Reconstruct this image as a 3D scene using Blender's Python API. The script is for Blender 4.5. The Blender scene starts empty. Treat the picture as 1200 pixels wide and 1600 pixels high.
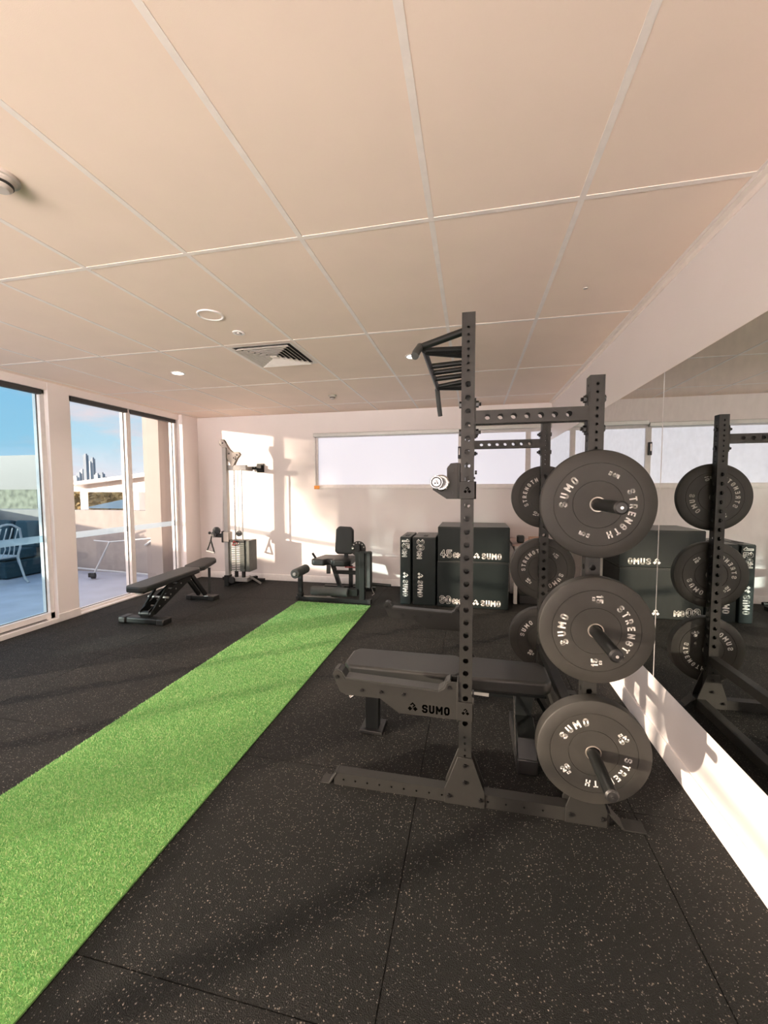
import bpy, math, random
import numpy as np
from mathutils import Vector, Matrix
random.seed(7)
S = bpy.context.scene
COL = S.collection
PI = math.pi

# ------------------------------------------------------------------ camera
yaw, pitch, roll = .21346, .06038, -.00343
cy, sy, cp, sp, cr, sr = math.cos(yaw), math.sin(yaw), math.cos(pitch), math.sin(pitch), math.cos(roll), math.sin(roll)
fwd = Vector((-sy*cp, cy*cp, -sp)); rt = Vector((cy, sy, 0)); up = rt.cross(fwd)
r2 = cr*rt + sr*up; u2 = -sr*rt + cr*up
cam = bpy.data.cameras.new('camera'); co = bpy.data.objects.new('camera', cam); COL.objects.link(co)
co.matrix_world = Matrix(((r2.x, u2.x, -fwd.x, 0), (r2.y, u2.y, -fwd.y, 0), (r2.z, u2.z, -fwd.z, 1.49), (0, 0, 0, 1)))
cam.sensor_fit = 'HORIZONTAL'; cam.sensor_width = 36; cam.lens = 635.94/1200*36
cam.clip_start = .05; cam.clip_end = 6000
S.camera = co

# ------------------------------------------------------------------ exposure and quality
vs = S.view_settings
vs.view_transform = 'Standard'; vs.look = 'None'; vs.gamma = 1; vs.use_curve_mapping = False
vs.exposure = 0.10
try:
    S.cycles.use_denoising = True; S.cycles.denoiser = 'OPENIMAGEDENOISE'
    S.cycles.max_bounces = 14; S.cycles.diffuse_bounces = 8; S.cycles.glossy_bounces = 6
    S.cycles.transparent_max_bounces = 16; S.cycles.sample_clamp_indirect = 6
    S.cycles.caustics_reflective = False; S.cycles.caustics_refractive = False
except Exception:
    pass

# ------------------------------------------------------------------ node helpers
def nt(m):
    m.use_nodes = True; t = m.node_tree; t.nodes.clear(); return t
def N(t, k, **kw):
    n = t.nodes.new(k)
    for a, b in kw.items():
        if a.startswith('i_'): n.inputs[a[2:].replace('_', ' ')].default_value = b
        else: setattr(n, a, b)
    return n
def ramp(t, src, stops):
    n = t.nodes.new('ShaderNodeValToRGB'); e = n.color_ramp.elements
    while len(e) > 1: e.remove(e[0])
    e[0].position = stops[0][0]; e[0].color = (*stops[0][1], 1)
    for p, c in stops[1:]:
        x = e.new(p); x.color = (*c, 1)
    t.links.new(src, n.inputs[0]); return n
def mixc(t, f, a, b, mode='MIX'):
    n = t.nodes.new('ShaderNodeMix'); n.data_type = 'RGBA'; n.blend_type = mode
    for s, v in ((0, f), (6, a), (7, b)):
        if hasattr(v, 'links'): t.links.new(v, n.inputs[s])
        else: n.inputs[s].default_value = v if s == 0 else (*v, 1)
    return n.outputs[2]

# ------------------------------------------------------------------ world: evening sky, glowing towards the low sun
SUN = Vector((1, .80, -.135)).normalized()         # the way the light travels
w = bpy.data.worlds.new('sky'); S.world = w; w.use_nodes = True; t = w.node_tree; t.nodes.clear()
tc = N(t, 'ShaderNodeTexCoord'); L = t.links.new
sep = N(t, 'ShaderNodeSeparateXYZ'); L(tc.outputs['Generated'], sep.inputs[0])
base = ramp(t, sep.outputs['Z'], [(0, (.70, .68, .72)), (.03, (.80, .82, .90)), (.09, (.50, .74, .88)), (.20, (.42, .68, .88)), (.45, (.42, .62, .88)), (1, (.30, .45, .72))])
mp = N(t, 'ShaderNodeMapping'); mp.inputs['Scale'].default_value = (2.2, 2.2, 9); L(tc.outputs['Generated'], mp.inputs[0])
no = N(t, 'ShaderNodeTexNoise', i_Scale=2.2, i_Detail=7., i_Roughness=.58); L(mp.outputs[0], no.inputs['Vector'])
cl = ramp(t, no.outputs[0], [(.50, (0, 0, 0)), (.72, (1, 1, 1))])
sky = mixc(t, cl.outputs[0], base.outputs[0], (.78, .72, .78))
dot = N(t, 'ShaderNodeVectorMath', operation='DOT_PRODUCT'); L(tc.outputs['Generated'], dot.inputs[0]); dot.inputs[1].default_value = (-SUN.x, -SUN.y, 0.02)
gl = ramp(t, dot.outputs['Value'], [(0.36, (0, 0, 0)), (.60, (1.3, 1.0, .9)), (.82, (3.0, 2.3, 2.0)), (1, (5., 3.8, 3.1))])
tot = mixc(t, 1., sky, gl.outputs[0], 'ADD')
# added glow below the horizon that brightens the ceiling
neg = N(t, 'ShaderNodeMath', operation='MULTIPLY'); neg.inputs[1].default_value = -1; L(sep.outputs['Z'], neg.inputs[0])
lo = ramp(t, neg.outputs[0], [(.10, (0, 0, 0)), (.22, (29., 24.6, 22.8)), (1, (38., 32.2, 30.))])
tot = mixc(t, 1., tot, lo.outputs[0], 'ADD')
bg = N(t, 'ShaderNodeBackground', i_Strength=1.0); L(tot, bg.inputs[0])
ow = N(t, 'ShaderNodeOutputWorld'); L(bg.outputs[0], ow.inputs[0])

# ------------------------------------------------------------------ sun
sl = bpy.data.lights.new('sun', 'SUN'); sl.energy = 9.0; sl.angle = math.radians(.9); sl.color = (1, .78, .60)
so = bpy.data.objects.new('sun', sl); COL.objects.link(so)
so.rotation_euler = SUN.to_track_quat('-Z', 'Y').to_euler(); so.location = (-12, -6, 6)

# ------------------------------------------------------------------ materials
MATS = {}
def mat(name, color, rough=.5, metal=0., spec=.5, noise=0, nscale=20, bump=0, bscale=200, emit=None, coat=0):
    m = bpy.data.materials.new(name); t = nt(m); L = t.links.new
    p = N(t, 'ShaderNodeBsdfPrincipled'); o = N(t, 'ShaderNodeOutputMaterial'); L(p.outputs[0], o.inputs[0])
    p.inputs['Base Color'].default_value = (*color, 1); p.inputs['Roughness'].default_value = rough
    p.inputs['Metallic'].default_value = metal; p.inputs['Specular IOR Level'].default_value = spec
    p.inputs['Coat Weight'].default_value = coat
    tc = N(t, 'ShaderNodeTexCoord')
    n = N(t, 'ShaderNodeTexNoise', i_Scale=float(nscale), i_Detail=5.); L(tc.outputs['Object'], n.inputs['Vector'])
    k = noise or .04
    a = tuple(max(0, c*(1-k)) for c in color); b = tuple(min(1, c*(1+k)) for c in color)
    rp = ramp(t, n.outputs[0], [(.3, a), (.7, b)]); L(rp.outputs[0], p.inputs['Base Color'])
    if bump:
        n2 = N(t, 'ShaderNodeTexNoise', i_Scale=float(bscale), i_Detail=3.); L(tc.outputs['Object'], n2.inputs['Vector'])
        bp = N(t, 'ShaderNodeBump', i_Strength=bump, i_Distance=.002); L(n2.outputs[0], bp.inputs['Height']); L(bp.outputs[0], p.inputs['Normal'])
    if emit:
        p.inputs['Emission Color'].default_value = (*emit[:3], 1); p.inputs['Emission Strength'].default_value = emit[3]
    MATS[name] = m; return m
wall_m = mat('painted_wall', (.90, .84, .835), .55, noise=.015, nscale=2, bump=.08, bscale=300)
wallw_m = mat('white_wall', (.90, .845, .84), .40, noise=.012, nscale=2)
ceil_m = mat('ceiling_tile', (.91, .75, .64), .8, noise=.02, nscale=3, bump=.15, bscale=500)
tbar_m = mat('ceiling_tee', (.90, .82, .77), .45)
trim_m = mat('white_trim', (.84, .80, .79), .35)
frame_m = mat('window_frame_paint', (.86, .82, .81), .35)
seal_m = mat('dark_seal', (.04, .04, .04), .6)
alu_m = mat('brushed_aluminium', (.55, .56, .54), .4, metal=.6)
steel_m = mat('powder_coated_steel', (.0155, .0155, .0140), .48, spec=.4, noise=.06, nscale=40, bump=.12, bscale=900)
black_m = mat('black_steel', (.007, .0085, .0085), .42, spec=.4, bump=.08, bscale=700)
blackp_m = mat('black_plastic', (.012, .012, .012), .45)
bolt_m = mat('dark_bolt', (.03, .03, .03), .3, metal=.7)
rubber_m = mat('bumper_rubber', (.027, .026, .023), .52, spec=.4, noise=.10, nscale=14, bump=.06, bscale=500)
vinyl_m = mat('black_vinyl', (.015, .0165, .017), .45, spec=.4, noise=.08, nscale=10, bump=.18, bscale=700)
vinylg_m = mat('grey_vinyl', (.026, .027, .026), .42, spec=.4, noise=.06, nscale=10, bump=.15, bscale=700)
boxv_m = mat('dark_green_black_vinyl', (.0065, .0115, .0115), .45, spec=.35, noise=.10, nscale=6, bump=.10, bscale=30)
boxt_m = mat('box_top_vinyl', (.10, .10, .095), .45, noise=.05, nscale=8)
foam_m = mat('foam_roller', (.055, .060, .060), .8, noise=.08, nscale=30, bump=.35, bscale=400)
chrome_m = mat('chrome', (.55, .54, .53), .22, metal=1)
ring_m = mat('bushing_steel', (.42, .38, .34), .35, metal=.8)
white_m = mat('white_print', (.92, .90, .87), .6)
grey_print_m = mat('grey_print', (.16, .16, .16), .6)
dark_print_m = mat('cut_out_dark', (.0015, .0015, .0015), 1., spec=0)
silver_m = mat('silver_paint', (.40, .385, .375), .34, metal=.35)
cream_m = mat('cream_paint', (.56, .50, .46), .4)
stackplate_m = mat('weight_stack_steel', (.12, .13, .12), .35, metal=.4, noise=.1)
red_m = mat('red_plastic', (.20, .015, .015), .4)
orange_m = mat('orange_tape', (.80, .30, .04), .6)
wood_m = mat('pale_wood', (.62, .40, .30), .5, noise=.15, nscale=12)
table_m = mat('table_top_laminate', (.62, .45, .40), .35)
cloth_m = mat('teal_cushion_fabric', (.020, .060, .085), .9, noise=.15, nscale=30, bump=.4, bscale=300)
castalu_m = mat('white_cast_aluminium', (.50, .54, .57), .4)
terr_m = mat('terrace_tiles', (.50, .54, .64), .6, noise=.10, nscale=3)
conc_m = mat('rendered_parapet', (.33, .30, .285), .8, noise=.08, nscale=8, bump=.2, bscale=60)
build_m = mat('exterior_render', (.30, .265, .25), .7, noise=.03, nscale=4)
roofw_m = mat('white_roof_sheet', (.50, .47, .45), .5)
roofu_m = mat('roof_underside', (.42, .36, .32), .7)
hedge_m = mat('hedge_leaves', (.17, .165, .12), .9, noise=.5, nscale=5)
leafo_m = mat('autumn_leaves', (.36, .28, .13), .9, noise=.55, nscale=2.2)
dome_m = mat('blue_roof_glazing', (.22, .33, .38), .3, noise=.1, nscale=2)
city_m = mat('hazy_city_tower', (.24, .30, .36), .8, noise=.06, nscale=.02)  # distance haze is mixed into both tower colours
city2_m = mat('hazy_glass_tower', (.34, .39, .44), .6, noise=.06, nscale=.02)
grill_m = mat('diffuser_louvre', (.78, .72, .67), .4)
void_m = mat('duct_void', (.02, .02, .02), .9)
lamp_m = mat('lamp_diffuser', (.9, .9, .9), .5, emit=(1, .86, .74, 14))
frost_m = mat('frosted_daylight_pane', (.45, .45, .48), .35, emit=(.83, .81, .90, .66))  # emission stands in for daylight through the high window panes
mirror_m = mat('mirror_silver', (.80, .83, .81), .0, metal=1)
def floor_material():
    m = bpy.data.materials.new('speckled_rubber'); t = nt(m); L = t.links.new
    p = N(t, 'ShaderNodeBsdfPrincipled', i_Roughness=.62); o = N(t, 'ShaderNodeOutputMaterial'); L(p.outputs[0], o.inputs[0])
    tc = N(t, 'ShaderNodeTexCoord')
    n = N(t, 'ShaderNodeTexNoise', i_Scale=1.3, i_Detail=6.); L(tc.outputs['Object'], n.inputs['Vector'])
    b = ramp(t, n.outputs[0], [(.3, (.0055, .0070, .0066)), (.7, (.0115, .0122, .0112))])
    def specks(scale, lo, hi, color, prev, seedoff, thr):
        mp = N(t, 'ShaderNodeMapping'); mp.inputs['Location'].default_value = (seedoff, seedoff*2, 0); L(tc.outputs['Object'], mp.inputs[0])
        nn = N(t, 'ShaderNodeTexNoise', i_Scale=60., i_Detail=2.); L(mp.outputs[0], nn.inputs['Vector'])
        ad = mixc(t, .012, mp.outputs[0], nn.outputs['Color'], 'ADD')
        v = N(t, 'ShaderNodeTexVoronoi', i_Scale=scale); L(ad, v.inputs['Vector'])
        r = ramp(t, v.outputs['Distance'], [(lo, (1, 1, 1)), (hi, (0, 0, 0))])
        sc = N(t, 'ShaderNodeSeparateColor'); L(v.outputs['Color'], sc.inputs[0])
        g = N(t, 'ShaderNodeMath', operation='GREATER_THAN'); g.inputs[1].default_value = thr; L(sc.outputs[0], g.inputs[0])
        mu = N(t, 'ShaderNodeMath', operation='MULTIPLY'); L(r.outputs[0], mu.inputs[0]); L(g.outputs[0], mu.inputs[1])
        return mixc(t, mu.outputs[0], prev, color)
    c = specks(95., .18, .26, (.24, .205, .17), b.outputs[0], 3.1, .72)
    c = specks(160., .22, .32, (.20, .19, .18), c, 7.7, .80)
    c = specks(60., .10, .15, (.42, .36, .31), c, 11.3, .80)
    L(c, p.inputs['Base Color'])
    n2 = N(t, 'ShaderNodeTexNoise', i_Scale=260., i_Detail=4.); L(tc.outputs['Object'], n2.inputs['Vector'])
    bp = N(t, 'ShaderNodeBump', i_Strength=1., i_Distance=.012); L(n2.outputs[0], bp.inputs['Height']); L(bp.outputs[0], p.inputs['Normal'])
    p.inputs['Specular IOR Level'].default_value = .18
    p.inputs['Sheen Weight'].default_value = .025; p.inputs['Sheen Roughness'].default_value = .45; p.inputs['Sheen Tint'].default_value = (1, .9, .82, 1)
    return m
floor_m = floor_material()
def turf_material():
    m = bpy.data.materials.new('turf_fibre'); t = nt(m); L = t.links.new
    g = N(t, 'ShaderNodeNewGeometry')
    r = ramp(t, g.outputs['Random Per Island'], [(0, (.09, .31, .10)), (.35, (.23, .53, .19)), (.7, (.44, .70, .31)), (.92, (.72, .82, .45)), (1, (.84, .84, .58))])
    d = N(t, 'ShaderNodeBsdfDiffuse'); L(r.outputs[0], d.inputs[0])
    tr = N(t, 'ShaderNodeBsdfTranslucent'); L(r.outputs[0], tr.inputs[0])
    mx = N(t, 'ShaderNodeMixShader'); mx.inputs[0].default_value = .35; L(d.outputs[0], mx.inputs[1]); L(tr.outputs[0], mx.inputs[2])
    o = N(t, 'ShaderNodeOutputMaterial'); L(mx.outputs[0], o.inputs[0]); return m
turf_m = turf_material()
turfb_m = mat('turf_backing', (.13, .30, .08), .95, noise=.3, nscale=150)
def glass_material(name, tint, refl=1.0, haze=0., hazec=(.8, .85, .9)):
    m = bpy.data.materials.new(name); t = nt(m); L = t.links.new
    tr = N(t, 'ShaderNodeBsdfTransparent'); tr.inputs[0].default_value = (*tint, 1)
    gl = N(t, 'ShaderNodeBsdfGlossy'); gl.inputs['Roughness'].default_value = 0.0
    lw = N(t, 'ShaderNodeLayerWeight', i_Blend=.5)
    pw = N(t, 'ShaderNodeMath', operation='POWER'); pw.inputs[1].default_value = 5; L(lw.outputs['Facing'], pw.inputs[0])
    mu = N(t, 'ShaderNodeMath', operation='MULTIPLY_ADD'); mu.inputs[1].default_value = .9*refl; mu.inputs[2].default_value = .035*refl; L(pw.outputs[0], mu.inputs[0])
    mx = N(t, 'ShaderNodeMixShader'); L(mu.outputs[0], mx.inputs[0]); L(tr.outputs[0], mx.inputs[1]); L(gl.outputs[0], mx.inputs[2])
    out = mx.outputs[0]
    if haze:
        df = N(t, 'ShaderNodeBsdfTranslucent'); df.inputs[0].default_value = (*hazec, 1)
        m2 = N(t, 'ShaderNodeMixShader'); m2.inputs[0].default_value = haze; L(out, m2.inputs[1]); L(df.outputs[0], m2.inputs[2]); out = m2.outputs[0]
    o = N(t, 'ShaderNodeOutputMaterial'); L(out, o.inputs[0]); return m
glass_m = glass_material('window_glass', (.98, .992, .99), .8)
tint_m = glass_material('blue_tinted_glass', (.74, .89, .95), .8)
band_m = glass_material('frosted_safety_band', (.80, .88, .92), .5, .42, (.40, .45, .50))

# ------------------------------------------------------------------ mesh builder
class MB:
    def __init__(s): s.v = []; s.f = []
    def add(s, vs, fs):
        b = len(s.v); s.v += [tuple(x) for x in vs]; s.f += [tuple(b+i for i in f) for f in fs]; return s
    def box(s, x0, x1, y0, y1, z0, z1):
        s.add([(x0,y0,z0),(x1,y0,z0),(x1,y1,z0),(x0,y1,z0),(x0,y0,z1),(x1,y0,z1),(x1,y1,z1),(x0,y1,z1)],
              [(0,3,2,1),(4,5,6,7),(0,1,5,4),(1,2,6,5),(2,3,7,6),(3,0,4,7)]); return s
    def cyl(s, a, b, r, rb=None, n=20, cap=True):
        a = Vector(a); b = Vector(b); rb = r if rb is None else rb; d = (b-a).normalized()
        q = d.orthogonal().normalized(); e = d.cross(q)
        vs = [a + r*(math.cos(2*PI*i/n)*q + math.sin(2*PI*i/n)*e) for i in range(n)] + [b + rb*(math.cos(2*PI*i/n)*q + math.sin(2*PI*i/n)*e) for i in range(n)]
        fs = [(i, (i+1)%n, n+(i+1)%n, n+i) for i in range(n)]
        if cap: fs += [tuple(reversed(range(n))), tuple(range(n, 2*n))]
        s.add(vs, fs); return s
    def bar(s, a, b, w, h, upv=(0,0,1)):
        a = Vector(a); b = Vector(b); d = (b-a).normalized(); u = Vector(upv)
        e = d.cross(u).normalized(); u = e.cross(d).normalized()
        vs = [p + e*sx*w/2 + u*sz*h/2 for p in (a, b) for sx, sz in ((-1,-1),(1,-1),(1,1),(-1,1))]
        s.add(vs, [(3,2,1,0),(4,5,6,7),(0,1,5,4),(1,2,6,5),(2,3,7,6),(3,0,4,7)]); return s
    def tube(s, pts, r, n=14):
        P = [Vector(p) for p in pts]; m = len(P); rings = []
        q = None
        for i in range(m):
            d = ((P[min(i+1, m-1)]-P[i]).normalized() + (P[i]-P[max(i-1, 0)]).normalized()).normalized()
            if q is None: q = d.orthogonal().normalized()
            q = (q - d*q.dot(d)).normalized(); e = d.cross(q)
            rings.append([P[i] + r*(math.cos(2*PI*k/n)*q + math.sin(2*PI*k/n)*e) for k in range(n)])
        vs = [v for R in rings for v in R]
        fs = [(i*n+k, i*n+(k+1)%n, (i+1)*n+(k+1)%n, (i+1)*n+k) for i in range(m-1) for k in range(n)]
        fs += [tuple(reversed(range(n))), tuple((m-1)*n+k for k in range(n))]
        s.add(vs, fs); return s
    def prism(s, poly, axis, a, b):
        """poly: 2-D points; axis 'x' -> (y,z), 'y' -> (x,z), 'z' -> (x,y); extruded from a to b"""
        n = len(poly)
        f = {'x': lambda p, d: (d, p[0], p[1]), 'y': lambda p, d: (p[0], d, p[1]), 'z': lambda p, d: (p[0], p[1], d)}[axis]
        s.add([f(p, a) for p in poly] + [f(p, b) for p in poly], [tuple(range(n)), tuple(reversed(range(n, 2*n)))] + [(i, n+i, n+(i+1)%n, (i+1)%n) for i in range(n)]); return s
    def lathe(s, prof, c, d, n=64, closed=True):
        """prof: (radius, along) pairs turned about the axis through c along d"""
        c = Vector(c); d = Vector(d).normalized(); q = d.orthogonal().normalized(); e = d.cross(q); m = len(prof)
        vs = [c + d*h + r*(math.cos(2*PI*k/n)*q + math.sin(2*PI*k/n)*e) for r, h in prof for k in range(n)]
        fs = [(i*n+k, i*n+(k+1)%n, ((i+1)%m)*n+(k+1)%n, ((i+1)%m)*n+k) for i in range(m if closed else m-1) for k in range(n)]
        s.add(vs, fs); return s
    def ball(s, c, rx, ry=None, rz=None, n=14, m=8):
        ry = ry or rx; rz = rz or rx; vs = [(c[0], c[1], c[2]-rz)]
        for i in range(1, m):
            a = -PI/2 + PI*i/m
            for k in range(n): vs.append((c[0]+rx*math.cos(a)*math.cos(2*PI*k/n), c[1]+ry*math.cos(a)*math.sin(2*PI*k/n), c[2]+rz*math.sin(a)))
        vs.append((c[0], c[1], c[2]+rz)); fs = [(0, 1+(k+1)%n, 1+k) for k in range(n)]
        for i in range(m-2): fs += [(1+i*n+k, 1+i*n+(k+1)%n, 1+(i+1)*n+(k+1)%n, 1+(i+1)*n+k) for k in range(n)]
        l = len(vs)-1; fs += [(l, 1+(m-2)*n+k, 1+(m-2)*n+(k+1)%n) for k in range(n)]
        s.add(vs, fs); return s

def link(o): COL.objects.link(o); return o
def wloc(p):
    v = Vector((0, 0, 0))
    while p: v = v + p.location; p = p.parent
    return v
def obj(name, mb, m, parent=None, bevel=0, seg=2, flat=False, label=None, fix=True):
    me = bpy.data.meshes.new(name); off = wloc(parent)
    me.from_pydata([(x-off.x, y-off.y, z-off.z) for x, y, z in mb.v], [], mb.f)
    me.materials.append(m)
    if fix:
        import bmesh
        b = bmesh.new(); b.from_mesh(me); bmesh.ops.recalc_face_normals(b, faces=b.faces); b.to_mesh(me); b.free()
    if not flat:
        me.shade_smooth(); me.set_sharp_from_angle(angle=math.radians(32))
    o = link(bpy.data.objects.new(name, me))
    if parent: o.parent = parent
    if bevel:
        bv = o.modifiers.new('bevel', 'BEVEL'); bv.width = bevel; bv.segments = seg; bv.limit_method = 'ANGLE'; bv.angle_limit = math.radians(40); bv.harden_normals = False
    if label: o['label'] = label
    return o
def thing(name, label, cat, loc, group=None):
    o = link(bpy.data.objects.new(name, None)); o.location = loc; o.empty_display_size = .1
    o['label'] = label; o['category'] = cat
    if group: o['group'] = group
    return o
def tag(o, label, cat, group=None):
    o['label'] = label; o['category'] = cat
    if group: o['group'] = group
    return o
def struct(o): o['kind'] = 'structure'; return o

# ------------------------------------------------------------------ block lettering
c_ = .26
GL = {
 'S': (.66, [[(1,.84),(.80,1),(.20,1),(0,.84),(0,.66),(.2,.52),(.8,.48),(1,.34),(1,.16),(.80,0),(.20,0),(0,.16)]]),
 'U': (.64, [[(0,1),(0,.18),(.26,0),(.74,0),(1,.18),(1,1)]]),
 'M': (.80, [[(0,0),(0,1),(.5,.35),(1,1),(1,0)]]),
 'O': (.64, [[(.26,0),(0,.18),(0,.82),(.26,1),(.74,1),(1,.82),(1,.18),(.74,0),(.26,0)]]),
 'T': (.62, [[(0,1),(1,1)],[(.5,1),(.5,0)]]),
 'R': (.62, [[(0,0),(0,1),(.74,1),(1,.84),(1,.62),(.74,.45),(0,.45)],[(.5,.45),(1,0)]]),
 'E': (.56, [[(1,1),(0,1),(0,0),(1,0)],[(0,.5),(.85,.5)]]),
 'N': (.66, [[(0,0),(0,1),(1,0),(1,1)]]),
 'G': (.64, [[(1,.78),(.74,1),(.26,1),(0,.82),(0,.18),(.26,0),(.74,0),(1,.18),(1,.48),(.6,.48)]]),
 'H': (.64, [[(0,0),(0,1)],[(1,0),(1,1)],[(0,.5),(1,.5)]]),
 'C': (.60, [[(1,.78),(.74,1),(.26,1),(0,.82),(0,.18),(.26,0),(.74,0),(1,.22)]]),
 'K': (.62, [[(0,0),(0,1)],[(1,1),(.1,.5),(1,0)]]),
 'P': (.62, [[(0,0),(0,1),(.74,1),(1,.84),(1,.62),(.74,.45),(0,.45)]]),
 'B': (.62, [[(0,0),(0,1),(.74,1),(1,.78),(.8,.52),(1,.22),(.74,0),(0,0)],[(0,.52),(.8,.52)]]),
 '0': (.62, [[(.26,0),(0,.18),(0,.82),(.26,1),(.74,1),(1,.82),(1,.18),(.74,0),(.26,0)]]),
 '1': (.40, [[(0,.78),(.6,1),(.6,0)]]),
 '2': (.62, [[(0,.8),(.26,1),(.74,1),(1,.8),(1,.6),(0,0),(1,0)]]),
 '3': (.62, [[(0,.84),(.26,1),(.74,1),(1,.82),(.9,.56),(.4,.52),(.9,.48),(1,.18),(.74,0),(.26,0),(0,.16)]]),
 '4': (.64, [[(.7,0),(.7,1),(0,.3),(1,.3)]]),
 '5': (.62, [[(1,1),(0,1),(0,.55),(.74,.6),(1,.42),(1,.18),(.74,0),(.26,0),(0,.16)]]),
 '6': (.62, [[(1,.84),(.74,1),(.26,1),(0,.82),(0,.18),(.26,0),(.74,0),(1,.18),(1,.42),(.74,.58),(0,.55)]]),
}
def strokes(mb, lines, w, h, t, place):
    def P(p): return (t/2 + p[0]*(w-t), t/2 + p[1]*(h-t))
    for ln in lines:
        pts = [P(p) for p in ln]
        for i in range(len(pts)-1):
            a, b = pts[i], pts[i+1]; dx, dy = b[0]-a[0], b[1]-a[1]; l = math.hypot(dx, dy) or 1; dx /= l; dy /= l
            ea = t/2 if i == 0 and False else 0
            nx, ny = -dy*t/2, dx*t/2
            a2 = (a[0]-dx*(t/2 if i == 0 else 0), a[1]-dy*(t/2 if i == 0 else 0)); b2 = (b[0]+dx*(t/2 if i == len(pts)-2 else 0), b[1]+dy*(t/2 if i == len(pts)-2 else 0))
            q = [(a2[0]+nx, a2[1]+ny), (a2[0]-nx, a2[1]-ny), (b2[0]-nx, b2[1]-ny), (b2[0]+nx, b2[1]+ny)]
            mb.add([place(*x) for x in q], [(0, 1, 2, 3)])
            if i > 0:
                mb.add([place(a[0]+t/2*math.cos(PI/8+k*PI/4), a[1]+t/2*math.sin(PI/8+k*PI/4)) for k in range(8)], [tuple(range(8))])
def text_len(s, h, gap=.16):
    return sum((GL[c][0] if c in GL else .35)*h + gap*h for c in s) - gap*h
def text(mb, s, h, o, xd, yd, t=.2, gap=.16, grow=0):
    """flat lettering from origin o (lower left) along xd, upright along yd"""
    o = Vector(o); xd = Vector(xd); yd = Vector(yd); x = 0
    for ch in s:
        if ch in GL:
            w, ls = GL[ch]; w *= h; T = t*h
            def place(u, v, x=x): return o + xd*(x+u) + yd*v
            if grow:
                def P(p, w=w): return (T/2+p[0]*(w-T), T/2+p[1]*(h-T))
                # same centre line, wider stroke
                for ln in ls:
                    pts = [P(p) for p in ln]
                    for i in range(len(pts)-1):
                        a, b = pts[i], pts[i+1]; dx, dy = b[0]-a[0], b[1]-a[1]; l = math.hypot(dx, dy) or 1; dx /= l; dy /= l
                        g = T/2+grow; nx, ny = -dy*g, dx*g
                        e0 = g if i == 0 else 0; e1 = g if i == len(pts)-2 else 0
                        q = [(a[0]-dx*e0+nx, a[1]-dy*e0+ny), (a[0]-dx*e0-nx, a[1]-dy*e0-ny), (b[0]+dx*e1-nx, b[1]+dy*e1-ny), (b[0]+dx*e1+nx, b[1]+dy*e1+ny)]
                        mb.add([place(*k) for k in q], [(0, 1, 2, 3)])
                        if i > 0: mb.add([place(a[0]+g*math.cos(PI/8+k*PI/4), a[1]+g*math.sin(PI/8+k*PI/4)) for k in range(8)], [tuple(range(8))])
            else:
                strokes(mb, ls, w, h, T, place)
            x += w + gap*h
        else: x += .35*h + gap*h
    return mb
def logo(mb, h, o, xd, yd):
    """three rounded squares joined like a clover"""
    o = Vector(o); xd = Vector(xd); yd = Vector(yd)
    def P(u, v): return o + xd*(u*h) + yd*(v*h)
    def ring(cx, cy, r, ri, skip=None):
        for k in range(4):
            if k == skip: continue
            a0, a1 = PI/2*k, PI/2*(k+1)
            mb.add([P(cx+r*math.cos(a0), cy+r*math.sin(a0)), P(cx+ri*math.cos(a0), cy+ri*math.sin(a0)), P(cx+ri*math.cos(a1), cy+ri*math.sin(a1)), P(cx+r*math.cos(a1), cy+r*math.sin(a1))], [(0, 1, 2, 3)])
    ring(.52, .70, .32, .12, 2); ring(.24, .32, .25, .0); ring(.80, .32, .25, .0)
    return mb
def arc_text(mb, s, h, c, ang, rad, axdir, step, t=.2):
    """lettering round centre c in the XZ plane at y=c.y, tops outward, reading clockwise as seen from -Y"""
    n = len(s)
    for i, ch in enumerate(s):
        a = math.radians(ang - (i-(n-1)/2)*step)
        out = Vector((math.cos(a), 0, math.sin(a))); rt_ = Vector((math.sin(a), 0, -math.cos(a)))
        w = GL[ch][0]*h
        o = Vector(c) + out*(rad-h/2) - rt_*w/2
        text(mb, ch, h, o, rt_, out, t)

# ------------------------------------------------------------------ perforated square tube
def perf_plate(mb, O, ud, vd, nd, W, Ln, holes, th=.004):
    """plate from O along vd (length Ln), centred on ud, outer normal nd, round holes [(pos, radius)]"""
    O = Vector(O); ud = Vector(ud); vd = Vector(vd); nd = Vector(nd); n = 16
    def P(u, v, k=0): return O + ud*u + vd*v - nd*k
    hs = sorted(holes); cuts = [0]
    cells = []
    prev = 0
    for i, (p, r) in enumerate(hs):
        lo = max(prev, p-r-.006); hi = p+r+.006
        if i+1 < len(hs): hi = min(hi, (p+hs[i+1][0])/2)
        if lo > prev+1e-6: cells.append((prev, lo, None))
        cells.append((lo, hi, (p, r))); prev = hi
    if prev < Ln: cells.append((prev, Ln, None))
    for lo, hi, h in cells:
        if h is None:
            mb.add([P(-W/2, lo), P(W/2, lo), P(W/2, hi), P(-W/2, hi)], [(0, 1, 2, 3)])
        else:
            p, r = h; vs = []
            for k in range(n):
                a = 2*PI*k/n; cx, cz = math.cos(a), math.sin(a); m = max(abs(cx), abs(cz))
                sx, sz = cx/m, cz/m
                vs.append(P(sx*W/2, p + (sz*(hi-p) if sz > 0 else sz*(p-lo))))
            for k in range(n): a = 2*PI*k/n; vs.append(P(r*math.cos(a), p+r*math.sin(a)))
            for k in range(n): a = 2*PI*k/n; vs.append(P(r*math.cos(a), p+r*math.sin(a), th))
            fs = [(k, (k+1)%n, n+(k+1)%n, n+k) for k in range(n)] + [(n+k, n+(k+1)%n, 2*n+(k+1)%n, 2*n+k) for k in range(n)]
            mb.add(vs, fs)
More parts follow.
